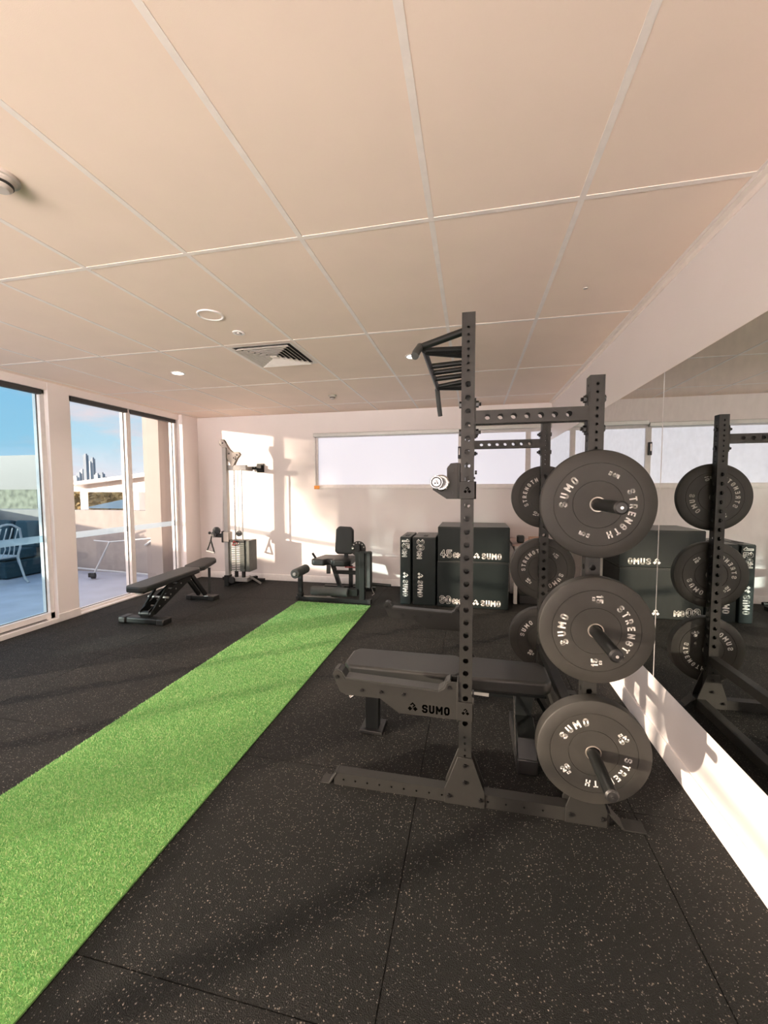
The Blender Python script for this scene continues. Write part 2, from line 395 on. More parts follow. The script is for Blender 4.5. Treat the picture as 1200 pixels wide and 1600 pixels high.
def perf_tube(c, axis, W, H, Ln, hA, hB):
    """square tube; c = start centre; axis 'z' or 'x'. hA: holes in the faces looking along Y; hB: holes in the other pair"""
    mb = MB(); c = Vector(c)
    if axis == 'z':
        vd = Vector((0, 0, 1)); f = [((1,0,0), (0,-1,0), H, W, hA), ((1,0,0), (0,1,0), H, W, hA), ((0,1,0), (1,0,0), W, H, hB), ((0,1,0), (-1,0,0), W, H, hB)]
    else:
        vd = Vector((1, 0, 0)); f = [((0,0,1), (0,-1,0), H, W, hA), ((0,0,1), (0,1,0), H, W, hA), ((0,1,0), (0,0,1), W, H, hB), ((0,1,0), (0,0,-1), W, H, hB)]
    for ud, nd, depth, width, hs in f:
        nd = Vector(nd)
        perf_plate(mb, c + nd*(depth/2), ud, vd, nd, width, Ln, hs)
    for e in (0, Ln):
        p = c + vd*e
        if axis == 'z': mb.add([p+Vector((sx*W/2, sy_*H/2, 0)) for sx, sy_ in ((-1,-1),(1,-1),(1,1),(-1,1))], [(0,1,2,3)])
        else: mb.add([p+Vector((0, sy_*H/2, sz*W/2)) for sy_, sz in ((-1,-1),(1,-1),(1,1),(-1,1))], [(0,1,2,3)])
    return mb

# ================================================================== ROOM SHELL
XR, XL, YB, YF, ZC = 1.05, -4.50, 5.98, -4.0, 2.636
# floor: rubber mats with open seams over a dark slab
fx = [-4.62, -4.185, -3.20, -2.215, -1.23, -.25, .735, 1.06]
fy = [-4.05+0*0, -3.96, -2.96, -1.96, -.98, 0.0, .98, 1.975, 2.965, 3.955, 4.945, 6.0]
mb = MB()
for i in range(len(fx)-1):
    for j in range(len(fy)-1):
        mb.box(fx[i]+.002, fx[i+1]-.002, fy[j]+.002, fy[j+1]-.002, -.012, 0)
struct(obj('floor', mb, floor_m, flat=True))
struct(obj('floor', MB().box(-4.7, 1.2, -4.1, 6.1, -.10, -.010), void_m, flat=True))
# ceiling and its tee grid
struct(obj('ceiling', MB().box(-4.95, 1.2, -4.1, 6.1, ZC+.0022, ZC+.12), ceil_m, flat=True))
mb = MB()
for k in range(-5, 6):
    x = -1.983+.6*k
    if x < -4.5 or x > 1.04: continue
    mb.box(x-.012, x+.012, YF, YB, ZC, ZC+.0021)
for k in range(-5, 4):
    y = 1.823+1.2*k
    mb.box(XL, XR, y-.012, y+.012, ZC+.0002, ZC+.0021)
struct(obj('trim_1', mb, tbar_m, flat=True))
mb = MB().box(1.018, XR, YF, YB, ZC-.004, ZC+.006).box(XR-.006, XR, YF, YB, ZC-.03, ZC)
struct(obj('trim_2', mb, tbar_m, flat=True))
# right wall (mirror wall)
struct(obj('wall_right', MB().box(XR, XR+.15, YF, YB+.15, -.05, ZC+.02), wallw_m, flat=True))
mb = MB().prism([(XR, 0), (XR-.016, 0), (XR-.016, .085), (XR-.008, .10), (XR, .10)], 'y', YF, YB-.014)
struct(obj('baseboard_right', mb, trim_m))
# back wall with a long high window
WX0, WX1, WZ0, WZ1 = -2.39, 1.05, 1.49, 2.30
mb = MB().box(-4.95, WX0, YB, YB+.2, -.05, ZC+.02).box(WX0, XR, YB, YB+.2, -.05, WZ0).box(WX0, XR, YB, YB+.2, WZ1, ZC+.02)
struct(obj('wall_back', mb, wall_m, flat=True))
mb = MB().prism([(YB, 0), (YB-.014, 0), (YB-.014, .085), (YB-.006, .10), (YB, .10)], 'x', -4.44, XR)
struct(obj('baseboard_back', mb, trim_m))
# the high window
win = struct(link(bpy.data.objects.new('window_5', None))); win.location = (-.6, YB, WZ0)
posts = [WX0, -.205, .72]
mb = MB().box(WX0, XR, YB+.02, YB+.08, WZ0, WZ0+.045).box(WX0, XR, YB+.02, YB+.08, WZ1-.045, WZ1)
for p in posts: mb.box(p, p+.045 if p == WX0 else p+.07, YB+.018, YB+.082, WZ0, WZ1)
obj('frame', mb, frame_m, win, bevel=.003)
obj('sill', MB().box(WX0-.02, XR, YB-.012, YB+.03, WZ0-.022, WZ0+.002), frame_m, win, bevel=.002)
obj('window_frame', MB().box(WX0-.018, WX0+.012, YB-.008, YB+.03, WZ0-.02, WZ1+.03), frame_m, win, bevel=.002)
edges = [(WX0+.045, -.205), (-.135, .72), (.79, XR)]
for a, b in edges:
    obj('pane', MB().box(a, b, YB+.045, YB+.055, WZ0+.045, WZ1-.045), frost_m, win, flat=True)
obj('blind_cassette', MB().box(WX0-.01, -.16, YB-.035, YB+.02, WZ1-.035, WZ1+.02), alu_m, win, bevel=.006, label='silver roller blind cassette')
obj('blind_cassette', MB().box(-.155, XR, YB-.035, YB+.02, WZ1-.005, WZ1+.05), alu_m, win, bevel=.006, label='silver roller blind cassette')
for xx in (-.185,):
    lt = obj('latch', MB().box(xx-.022, xx+.022, YB-.008, YB+.022, 1.90, 2.07), bolt_m, win, bevel=.004, label='black window latch')
    obj('latch_lever', MB().bar((xx-.002, YB-.016, 2.05), (xx-.002, YB-.018, 1.95), .016, .014), chrome_m, lt, bevel=.003)
tag(obj('tape_patch', MB().box(WX0-.012, WX0+.075, YB-.016, YB-.0125, WZ0-.022, WZ0+.03), orange_m), 'orange tape patch on the lower left corner of the high window', 'tape')

# left wall: pillars and floor to ceiling windows
GX = -4.60
pil = [(5.62, YB, -4.44), (3.60, 3.84, XL), (1.64, 1.94, XL), (-.85, -.55, XL), (-4.1, -3.75, XL)]
for i, (a, b, x) in enumerate(pil):
    o = obj('wall_left', MB().box(-4.68, x, a, b, -.05, ZC+.01), wall_m, flat=True); struct(o)
    if i == 0: continue
    struct(obj('baseboard_left', MB().box(x-.01, x+.012, a-.012, b+.012, 0, .09), trim_m, bevel=.004))
struct(obj('wall_left', MB().box(-4.68, -4.506, YF, 5.62, 2.553, ZC+.01), wall_m, flat=True))
def left_window(n, y0, y1, mulls, sill=.06, bottom=.02, gm=None):
    root = struct(link(bpy.data.objects.new('window_%d' % n, None))); root.location = (GX, (y0+y1)/2, 0)
    mb = MB().box(GX-.05, GX+.05, y0, y0+.05, 0, 2.555).box(GX-.05, GX+.05, y1-.05, y1, 0, 2.555)
    mb.box(GX-.05, GX+.05, y0, y1, 0, sill).box(GX-.05, GX+.05, y0, y1, 2.515, 2.555)
    obj('frame', mb, frame_m, root, bevel=.004)
    obj('sill', MB().box(GX+.05, XL+.012, y0, y1, 0, bottom), trim_m, root, bevel=.004)
    es = [y0+.05]
    for m in mulls:
        obj('mullion', MB().box(GX-.05, GX+.055, m-.035, m+.035, sill, 2.515), frame_m, root, bevel=.004); es += [m-.035, m+.035]
    es.append(y1-.05)
    for a, b in zip(es[::2], es[1::2]):
        g = obj('pane', MB().box(GX-.004, GX+.004, a, b, sill, 2.515), gm or glass_m, root, flat=True)
        obj('frosted_band', MB().box(GX-.0065, GX-.0045, a, b, .90, .975), band_m, g, flat=True, label='frosted white safety band')
        obj('seal', MB().box(GX+.004, GX+.010, a, a+.008, sill, 2.515).box(GX+.004, GX+.010, b-.008, b, sill, 2.515).box(GX+.004, GX+.010, a, b, sill, sill+.006), seal_m, g, flat=True)
        obj('blind', MB().box(GX+.012, GX+.075, a-.01, b+.01, 2.50, 2.552), seal_m, root, bevel=.004, label='dark roller blind tube')
    return root
left_window(2, 3.84, 5.62, [4.70], .045)
w1 = left_window(1, 1.94, 3.60, [2.77], .12, .05, tint_m)
obj('track', MB().box(GX+.051, GX+.056, 2.0, 3.5, .055, .062).box(GX+.07, GX+.075, 2.0, 3.5, .0505, .054), seal_m, w1, flat=True)
left_window(3, -.55, 1.64, [.18, 1.0], .12)
left_window(4, -3.75, -.85, [-2.0], .12)
# wall behind the camera: unseen, opened with glazing to let fill light in
struct(obj('wall_front', MB().box(-4.6, XR, YF-.1, YF, 0, .04).box(-4.6, XR, YF-.1, YF, 2.45, ZC), wall_m, flat=True))
w6 = struct(link(bpy.data.objects.new('window_6', None))); w6.location = (-1.7, YF-.05, .25)
mb = MB()
for x in (-4.6, -2.75, -.9, .97): mb.box(x, x+.08, YF-.09, YF-.01, .04, 2.45)
obj('frame', mb, frame_m, w6)
obj('pane', MB().box(-4.52, .97, YF-.055, YF-.045, .04, 2.45), glass_m, w6, flat=True)

# mirror panels on the right wall
MZ0, MZ1 = .385, 2.125
for k, (a, b) in enumerate(((2.592, 4.28), (4.283, 5.965), (.90, 2.589), (-.79, .897))):
    lab = ['frameless wall mirror panel left of the seam behind the weight plates', 'frameless wall mirror panel reaching the far corner of the room', 'frameless wall mirror panel right of the seam, nearest the camera', 'frameless wall mirror panel beside the camera'][k]
    tag(obj('wall_mirror', MB().box(XR-.008, XR-.0005, a, b, MZ0, MZ1), mirror_m, flat=True), lab, 'mirror', 'mirror panels along the right wall')

tag(obj('mirror_joint', MB().box(XR-.0095, XR-.0082, 2.5888, 2.5922, MZ0, MZ1), frame_m, flat=True), 'thin pale joint strip between the two mirror panels behind the weight plates', 'joint strip')

# ================================================================== TURF
TX0, TX1, TY0, TY1 = -2.215, -1.232, -1.6, 4.88
turf = thing('artificial_turf', 'long bright green artificial turf strip laid into the black rubber floor', 'turf', ((TX0+TX1)/2, 1.6, 0))
obj('turf_backing', MB().box(TX0, TX1, TY0, TY1, .0005, .008), turfb_m, turf, flat=True)
def blades():
    rng = np.random.default_rng(3); pts = []
    for y0, y1, dens, ln, wd in ((TY0, .6, 1500, .011, .0030), (.6, 1.7, 85000, .0105, .0016), (1.7, 3.0, 48000, .0105, .0021), (3.0, TY1, 22000, .0105, .0032)):
        n = int(dens*(y1-y0)*(TX1-TX0))
        p = np.stack([rng.uniform(TX0+.004, TX1-.004, n), rng.uniform(y0, y1, n)], 1)
        a = rng.uniform(0, 2*PI, n); lean = rng.uniform(0, .010, n); la = rng.uniform(0, 2*PI, n); h = ln*rng.uniform(.6, 1.1, n); ww = wd*rng.uniform(.7, 1.2, n)
        u = rng.random(n); h = ln*(.45+.75*u*u)*1.1
        ca, sa = np.cos(a)*ww/2, np.sin(a)*ww/2; lx, ly = np.cos(la)*lean, np.sin(la)*lean
        X = lambda v: np.clip(v, TX0-.004, TX1+.004)
        q = [np.stack([p[:,0]-ca, p[:,1]-sa, np.full(n, .006)], 1), np.stack([p[:,0]+ca, p[:,1]+sa, np.full(n, .006)], 1),
             np.stack([X(p[:,0]+ca*.8+lx), p[:,1]+sa*.8+ly, .006+h], 1), np.stack([X(p[:,0]-ca*.8+lx), p[:,1]-sa*.8+ly, .006+h*.93], 1)]
        pts.append(np.stack(q, 1).reshape(-1, 3))
    v = np.concatenate(pts); off = np.array(turf.location); v = v-off
    nv = len(v); me = bpy.data.meshes.new('turf_blades'); me.vertices.add(nv); me.vertices.foreach_set('co', v.astype(np.float32).ravel())
    me.loops.add(nv); me.loops.foreach_set('vertex_index', np.arange(nv, dtype=np.int32))
    nf = nv//4; me.polygons.add(nf); me.polygons.foreach_set('loop_start', np.arange(0, nv, 4, dtype=np.int32))
    me.polygons.foreach_set('loop_total', np.full(nf, 4, dtype=np.int32)); me.update(calc_edges=True); me.validate()
    me.materials.append(turf_m); o = link(bpy.data.objects.new('turf_blades', me)); o.parent = turf; o['kind'] = 'stuff'
blades()

# ================================================================== POWER RACK
RW = .058
NY, FY = 1.889, 3.079          # centre lines of the near and far frames
FX_, RX = -.022, .503          # centre lines of the front and rear uprights
rack = thing('power_rack', 'charcoal steel half rack with perforated uprights, storage pegs and multi grip pull up bar', 'rack', (.24, 2.48, 0))
R_B, R_S = .0130, .0062
def front_holes(side=False):
    hs = [(.235+.0*0+.03*i, R_S) for i in range(4)]
    hs += [(.39+.0595*i, R_B) for i in range(27)]
    hs += [(1.995+.031*i, R_S) for i in range(7)]
    return hs
def rear_holes():
    return [(.24+.033*i, R_S) for i in range(4)] + [(.42+.06*i, R_B) for i in range(20)] + [(1.645+.033*i, R_S) for i in range(9)]
for y in (NY, FY):
    obj('upright', perf_tube((FX_, y, .006), 'z', RW, RW, 2.246, front_holes(), [(p, r) for p, r in front_holes() if p < 2.2]), steel_m, rack, label='tall front upright')
    obj('upright', perf_tube((RX, y, .006), 'z', RW, RW, 1.946, rear_holes(), rear_holes()), steel_m, rack, label='shorter rear upright')
    x0, x1 = FX_+RW/2, RX-RW/2
    for nm, z in (('crossbeam', 1.797),):
        b = obj(nm, perf_tube((x0, y, z), 'x', RW, RW, x1-x0, [(.055+.0555*i, .0125) for i in range(7)], [(.04+.03*i, .006) for i in range(13)]), steel_m, rack)
        for xx, sg in ((x0, 1), (x1, -1)):
            pl = obj('end_plate', MB().box(min(xx, xx+sg*.006), max(xx, xx+sg*.006), y-RW/2, y+RW/2, z-.085, z+.085), steel_m, b, bevel=.002)
        for xx, sg in ((x0, 1), (x1, -1)):
            for dz in (-.062, .062):
                for far in (0,):
                    o = Vector((xx+sg*.006, y, z+dz))
                    obj('bolt', MB().cyl(o, o+Vector((sg*.012, 0, 0)), .015, n=6).cyl(o, o+Vector((sg*.022, 0, 0)), .008, n=10), bolt_m, rack)
                    o = Vector((xx-sg*RW, y, z+dz))
                    obj('bolt', MB().cyl(o-Vector((sg*.010, 0, 0)), o, .015, n=6), bolt_m, rack)
# base: foot rails along X, gussets, angled foot plates
for y, s in ((NY, -1), (FY, 1)):
    fr = perf_tube((-.665, y, .033), 'x', .062, .055, 1.10, [(.05+.061*i, .005) for i in range(9)] + [(.75+.08*i, .005) for i in range(4)], [])
    fo = obj('foot_rail', fr, steel_m, rack)
    obj('foot_plate', MB().prism([(-.735, .002), (-.735, .007), (-.693, .007), (-.655, .066), (-.648, .064), (-.688, .002)], 'y', y-.032, y+.032), steel_m, rack, bevel=.001)
    rail2 = obj('foot_rail', MB().box(.435, .60, y-.028, y+.028, .002, .064), steel_m, rack, bevel=.003, label='short rear foot block')
    obj('foot_plate', MB().prism([(.60, .064), (.60, .058), (.655, .002), (.745, .002), (.745, .007), (.658, .007), (.604, .066)], 'y', y-.034, y+.034), steel_m, rack, bevel=.001)
    for cx, hw in ((FX_, .092), (RX, .085)):
        for yy in (y-RW/2-.004, y+RW/2+.004):
            poly = [(cx-hw, .004), (cx+hw, .004), (cx+hw, .075), (cx+RW/2+.004, .235), (cx-RW/2-.004, .235), (cx-hw, .075)]
            g = obj('gusset_plate', MB().prism(poly, 'y', yy-.004, yy+.004), steel_m, rack, bevel=.0015)
            ss = -1 if yy < y else 1
            for bx, bz in ((cx-hw+.02, .045), (cx+hw-.02, .045), (cx, .12), (cx, .20)):
                o = Vector((bx, yy+ss*.004, bz))
                obj('bolt', MB().cyl(o, o+Vector((0, ss*.009, 0)), .0095, n=6).cyl(o, o+Vector((0, ss*.014, 0)), .005, n=8), bolt_m, g)
# rear base member tying the two sides
obj('crossbeam', MB().box(RX+.035, RX+.09, NY+.03, FY-.03, .004, .062), steel_m, rack, bevel=.003, label='floor crossmember between the rear feet')
obj('crossbeam', MB().box(RX-.026, RX+.026, NY+.03, FY-.03, .30, .36), steel_m, rack, bevel=.003, label='low rear crossmember')
# storage pegs
PZ = (1.417, .893, .376)
for y, s in ((NY, -1), (FY, 1)):
    for z in PZ:
        a = Vector((RX, y+s*RW/2, z)); b = a+Vector((0, s*.315, 0))
        p = obj('storage_peg', MB().cyl(a, b, .0235, n=28), black_m, rack, bevel=.002)
        obj('peg_flange', MB().box(RX-.03, RX+.03, min(a.y, a.y+s*.006), max(a.y, a.y+s*.006), z-.045, z+.045), steel_m, p)
        obj('end_cap', MB().lathe([(.0001, .007), (.018, .006), (.0245, .001), (.0245, -.006), (.0001, -.006)], b, (0, s, 0), n=28), blackp_m, p)
        obj('bolt', MB().cyl(b, b+Vector((0, s*.010, 0)), .006, n=6), chrome_m, p)
# multi grip pull up bar between the front uprights
PUZ, PX = 2.165, -.238
pu = obj('pull_up_bar', MB().tube([(FX_, NY+.03, 2.19), (FX_, FY-.03, 2.19)], .018), black_m, rack)
obj('mounting_plate', MB().box(FX_-.028, FX_+.028, NY+RW/2, NY+RW/2+.006, 2.06, 2.235), black_m, pu, bevel=.002)
obj('mounting_plate', MB().box(FX_-.028, FX_+.028, FY-RW/2-.006, FY-RW/2, 2.06, 2.235), black_m, pu, bevel=.002)
obj('outer_rail', MB().tube([(PX, 2.05, PUZ), (PX, 2.86, PUZ)], .014), black_m, pu)
obj('outer_arm', MB().tube([(FX_-.02, NY+.05, 2.20), (PX-.01, 2.03, PUZ+.01)], .017), black_m, pu)
obj('outer_arm', MB().tube([(FX_-.02, FY-.05, 2.20), (PX-.01, 2.87, PUZ+.01)], .017), black_m, pu)
for ya, yb in ((2.06, 2.14), (2.08, 2.25), (2.33, 2.36), (2.46, 2.48), (2.60, 2.62), (2.80, 2.76), (2.84, 2.88)):
    obj('cross_grip', MB().tube([(PX, ya, PUZ), (FX_, yb, 2.185)], .0155), black_m, pu)
obj('hand_grip', MB().tube([(PX-.012, 2.09, PUZ+.025), (PX-.020, 2.035, PUZ+.012), (PX-.028, 1.965, PUZ-.035), (PX-.032, 1.94, PUZ-.06)], .0185), foam_m, pu, label='rubber end grip angled downward')
obj('hand_grip', MB().tube([(PX-.005, 2.87, PUZ), (PX+.0, 2.91, PUZ-.07), (PX+.01, 2.95, PUZ-.17)], .016), foam_m, pu, label='rubber end grip hanging downward')

# ------------------------------------------------------------------ weight plates
def plate(name_label, s, y_face, z, th, phi, kg, near):
    """s=-1: plate sits on the near side (towards the camera)"""
    R = .2245; c = Vector((RX+.003, y_face, z))
    root = thing('bumper_plate', name_label, 'weight plate', (RX+.003, y_face+th/2, z-R), 'bumper plates stored on the rack pegs')
    d = (0, -1, 0)
    def g(r): return [(r+.0016, 0), (r+.0008, -.0022), (r-.0008, -.0022), (r-.0016, 0)]
    prof = [(R, -th+.006), (R, -.008), (R-.002, -.003), (R-.007, 0)] + g(.171) + g(.097) + [(.033, 0), (.030, -.002), (.030, -th+.002), (.033, -th), (R-.006, -th)]
    obj('disc', MB().lathe(prof, c, d, n=112), rubber_m, root)
    ring = [(.0315, .0015), (.0315, -th-.0008), (.0262, -th-.0008), (.0262, .0015)]
    obj('hub_ring', MB().lathe(ring, c, d, n=48), ring_m, root, bevel=.0006, label='steel hub ring')
    cf = c+Vector((0, -.0006, 0)); mb = MB()
    arc_text(mb, 'SUMO', .0325, cf, phi, .1335, 0, 16.0, .21)
    obj('brand_lettering', mb, white_m, root, flat=True, fix=False, label='white printed lettering on the rim side'); mb = MB()
    arc_text(mb, 'STRENGTH', .0290, cf, phi+180, .1335, 0, 13.2, .20)
    obj('strength_lettering', mb, white_m, root, flat=True, fix=False, label='white printed lettering opposite the brand')
    for sg in (92, -92):
        a = math.radians(phi+sg); inn = Vector((-math.cos(a), 0, -math.sin(a))); dn = Vector((-inn.z*-1, 0, -inn.x)) # clockwise of reading direction
        dn = Vector((inn.z, 0, -inn.x)); l = text_len(kg, .027)
        mb = MB(); text(mb, kg, .027, cf - inn*(.1335) - inn*(l/2) + dn*.004, inn, -dn, .24)
        l2 = text_len('KG', .012); text(mb, 'KG', .012, cf - inn*(.1335) - inn*(l2/2) + dn*.020, inn, -dn, .2)
        obj('weight_marking', mb, white_m, root, flat=True, fix=False, label='white printed weight in kilograms')
nf = NY-RW/2-.0065; ff = FY+RW/2+.0065
plate('slim black 5 kg bumper plate on the top near peg, closest to the camera', -1, nf-.030, PZ[0], .029, 157, '5', 1)
plate('black 15 kg bumper plate on the middle near peg, between two other plates', -1, nf-.052, PZ[1], .051, 181, '15', 1)
plate('thick black 20 kg bumper plate on the lowest near peg beside the white skirting', -1, nf-.066, PZ[2], .065, 128, '20', 1)
plate('black 10 kg bumper plate on the top far peg in front of the high window', 1, ff+.001, PZ[0], .040, -20, '10', 0)
plate('black 15 kg bumper plate on the middle far peg in front of the white table', 1, ff+.001, PZ[1], .051, -42, '15', 0)
plate('black 20 kg bumper plate on the lowest far peg just above the rubber floor', 1, ff+.001, PZ[2], .065, 148, '20', 0)

# ------------------------------------------------------------------ J hooks and barbell
def j_hook(y, s, lab):
    root = thing('barbell_hook', lab, 'rack hook', (FX_, y, 1.44), 'hooks holding the barbell on the rack')
    a = FX_-RW/2
    mb = MB().box(a-.008, a+RW+.010, y-RW/2-.009, y-RW/2-.001, 1.437, 1.515).box(a-.008, a+RW+.010, y+RW/2+.001, y+RW/2+.009, 1.437, 1.515)
    mb.box(a+RW+.001, a+RW+.010, y-RW/2-.009, y+RW/2+.009, 1.437, 1.515)
    obj('bracket', mb, steel_m, root, bevel=.002)
    obj('pin', MB().cyl((a+RW+.003, y, 1.556), (a+RW+.013, y, 1.556), .009, n=14), bolt_m, root)
    obj('backing_plate', MB().box(a-.014, a-.002, y-RW/2-.002, y+RW/2+.002, 1.437, 1.598), steel_m, root, bevel=.002)
    poly = [(a-.014, 1.437), (a-.062, 1.437), (a-.125, 1.478), (a-.125, 1.512), (a-.112, 1.522), (a-.104, 1.496), (a-.078, 1.488), (a-.060, 1.496), (a-.062, 1.575), (a-.045, 1.597), (a-.014, 1.600)]
    for yy in (y-.024, y+.024):
        obj('hook_plate', MB().prism(poly, 'y', yy-.004, yy+.004), steel_m, root, bevel=.001)
    obj('liner', MB().box(a-.060, a-.050, y-.018, y+.018, 1.50, 1.585), cream_m, root, bevel=.003, label='pale protective liner')
    for bx, bz in ((a-.038, 1.565), (a-.038, 1.465)):
        obj('bolt', MB().cyl((bx, y-.034, bz), (bx, y-.028, bz), .006, n=6), bolt_m, root)
    mb = MB(); logo(mb, .032, (FX_-.016, y-RW/2-.0098, 1.46), (1, 0, 0), (0, 0, 1)); obj('emblem', mb, dark_print_m, root, flat=True, fix=False, label='black clover emblem')
j_hook(NY, -1, 'charcoal barbell hook clamped on the near front upright under the chrome bar end')
j_hook(FY, 1, 'charcoal barbell hook on the far front upright, mostly hidden behind the near one')
BX, BZ = -.134, 1.509
bb = thing('barbell', 'short chrome barbell resting in the rack hooks, seen end on', 'barbell', (BX, NY, BZ-.025))
obj('bar_shaft', MB().cyl((BX, 1.80, BZ), (BX, 3.17, BZ), .0145, n=20), chrome_m, bb)
for y, s in ((1.80, -1), (3.17, 1)):
    sl_ = obj('sleeve', MB().lathe([(.0001, -.01), (.024, -.01), (.024, .215), (.0255, .218), (.0255, .232), (.0235, .238), (.0205, .238), (.0205, .232), (.0165, .232), (.0155, .238), (.0001, .238)], (BX, y, BZ), (0, s, 0), n=32), chrome_m, bb)
    obj('collar', MB().lathe([(.0146, -.035), (.030, -.035), (.036, -.028), (.036, -.006), (.030, 0), (.0146, 0)], (BX, y, BZ), (0, s, 0), n=32), chrome_m, bb)
    obj('end_recess', MB().lathe([(.0166, .2335), (.0204, .2335)], (BX, y, BZ), (0, s, 0), n=32, closed=False), blackp_m, sl_, label='black ring in the sleeve end')
mb = MB(); logo(mb, .017, (BX-.009, 1.80-.2385, BZ-.009), (1, 0, 0), (0, 0, 1)); obj('emblem', mb, blackp_m, bb, flat=True, fix=False)

# ------------------------------------------------------------------ spotter arms
def arm(y, s, lab):
    root = thing('spotter_arm', lab, 'safety arm', (FX_, y, .40), 'safety arms on the front of the rack')
    a = FX_-RW/2-.004
    yo = y
    poly = [(a, .412), (-.333, .412), (-.425, .474), (-.592, .474), (-.628, .488), (-.665, .575), (-.655, .590), (-.635, .592), (-.620, .584), (-.600, .553), (-.145, .536), (-.120, .552), (-.108, .580), (-.090, .590), (a, .590)]
    poly2 = [(p[0], p[1]) for p in poly]
    for yy in (yo-.030, yo+.030):
        obj('side_plate', MB().prism(poly2, 'y', yy-.003, yy+.003), steel_m, root, bevel=.001)
    top = [(-.655, .590), (-.635, .592), (-.620, .584), (-.600, .553), (-.145, .536), (-.120, .552), (-.108, .580), (-.090, .590)]
    mb = MB()
    for p, q in zip(top[:-1], top[1:]):
        mb.bar((p[0], yo, p[1]+.004), (q[0], yo, q[1]+.004), .062, .010)
    obj('liner', mb, vinylg_m, root, bevel=.001, label='grey protective liner on the top edge')
    obj('web', MB().box(-.59, a, yo-.027, yo+.027, .505, .530), steel_m, root)
    b0, b1 = FX_-RW/2, FX_+RW/2
    mb = MB().box(b0-.005, b1+.009, y-RW/2-.010, y-RW/2-.002, .412, .500).box(b0-.005, b1+.009, y+RW/2+.002, y+RW/2+.010, .412, .500).box(b1+.002, b1+.010, y-RW/2-.01, y+RW/2+.01, .412, .530).box(b0-.010, b0-.002, y-RW/2-.01, y+RW/2+.01, .405, .592)
    obj('bracket', mb, steel_m, root, bevel=.0015)
    for bx in (-.515, -.42, -.31):
        obj('bolt', MB().cyl((bx, yo-.040, .508), (bx, yo-.033, .508), .008, n=6), bolt_m, root)
    for bx in (-.640, -.095):
        obj('bolt', MB().cyl((bx, yo-.038, .562), (bx, yo-.033, .562), .009, n=14), bolt_m, root)
    if s < 0:
        mb = MB(); yy = yo-.0336
        text(mb, 'SUMO', .040, (-.222, yy, .428), (1, 0, 0), (0, 0, 1), .22, .16)
        logo(mb, .045, (-.290, yy, .428), (1, 0, 0), (0, 0, 1))
        obj('lettering', mb, dark_print_m, root, flat=True, fix=False, label='cut out lettering')
    mb = MB(); logo(mb, .034, (FX_-.017, y-RW/2-.0106, .44), (1, 0, 0), (0, 0, 1)); obj('emblem', mb, dark_print_m, root, flat=True, fix=False, label='black clover emblem')
arm(NY, -1, 'charcoal spotter arm with cut out lettering beside the flat bench, nearest the camera')
arm(FY, 1, 'charcoal spotter arm on the far front upright behind the flat bench')

# ------------------------------------------------------------------ flat bench in the rack
bn = thing('weight_bench', 'dark grey padded bench lying flat inside the rack', 'bench', (-.15, 2.36, 0))
by = 2.36
def pad(x0, x1, hw0, hw1, z0, z1, y, ch=.05):
    return MB().prism([(x0, y-hw0+ch), (x0+ch*.7, y-hw0), (x1-ch*.7, y-hw1), (x1, y-hw1+ch), (x1, y+hw1-ch), (x1-ch*.7, y+hw1), (x0+ch*.7, y+hw0), (x0, y+hw0-ch)], 'z', z0, z1)
pd = obj('back_pad', pad(-.735, -.045, .135, .145, .375, .452, by), vinylg_m, bn, bevel=.016, seg=4)
st = obj('seat_pad', pad(-.040, .425, .145, .135, .374, .451, by), vinylg_m, bn, bevel=.016, seg=4)
mb = MB(); text(mb, 'SUMO', .030, (.318, by-.055, .4508), (0, 1, 0), (-1, 0, 0), .22); text(mb, 'STRENGTH', .013, (.345, by-.055, .4508), (0, 1, 0), (-1, 0, 0), .2)
mb.box(.352, .354, by-.06, by+.05, .4505, .4509).box(.280, .282, by-.06, by+.05, .4505, .4509)
obj('lettering', mb, grey_print_m, st, flat=True, fix=False, label='faint grey printed lettering')
obj('pad_board', MB().box(-.70, -.06, by-.115, by+.115, .360, .376), black_m, bn, bevel=.003)
obj('pad_board', MB().box(-.02, .40, by-.115, by+.115, .357, .373), black_m, bn, bevel=.003)
obj('frame', MB().box(-.64, .33, by-.030, by+.030, .300, .360).bar((.05, by, .33), (.36, by, .33), .07, .06), black_m, bn, bevel=.003)
obj('leg', MB().box(-.625, -.545, by-.032, by+.032, .02, .31), black_m, bn, bevel=.003, label='square post at the head end')
obj('foot', MB().box(-.655, -.515, by-.06, by+.085, .0, .022), blackp_m, bn, bevel=.004)
obj('leg', MB().prism([(.245, .03), (.335, .03), (.335, .26), (.355, .36), (.245, .36)], 'y', by-.05, by+.05), black_m, bn, bevel=.003, label='wide post at the seat end')
obj('foot', MB().box(.240, .345, by-.235, by+.235, .0, .085), blackp_m, bn, bevel=.008, label='long cross foot')
obj('foot_cover', MB().prism([(by-.237, .085), (by-.20, .18), (by-.05, .22), (by-.05, .085)], 'x', .243, .341), black_m, bn, bevel=.004)
obj('side_strut', MB().bar((.236, by-.20, .08), (.236, by-.06, .34), .006, .014), steel_m, bn)
obj('adjustment_rail', MB().bar((.10, by-.09, .34), (-.05, by-.09, .348), .02, .02), silver_m, bn)
hd = obj('handle', MB().tube([(-.62, by-.05, .29), (-.70, by-.11, .245)], .011), chrome_m, bn)
obj('rear_strut', MB().bar((.36, by+.04, .33), (.47, by+.20, .10), .03, .03), black_m, bn)

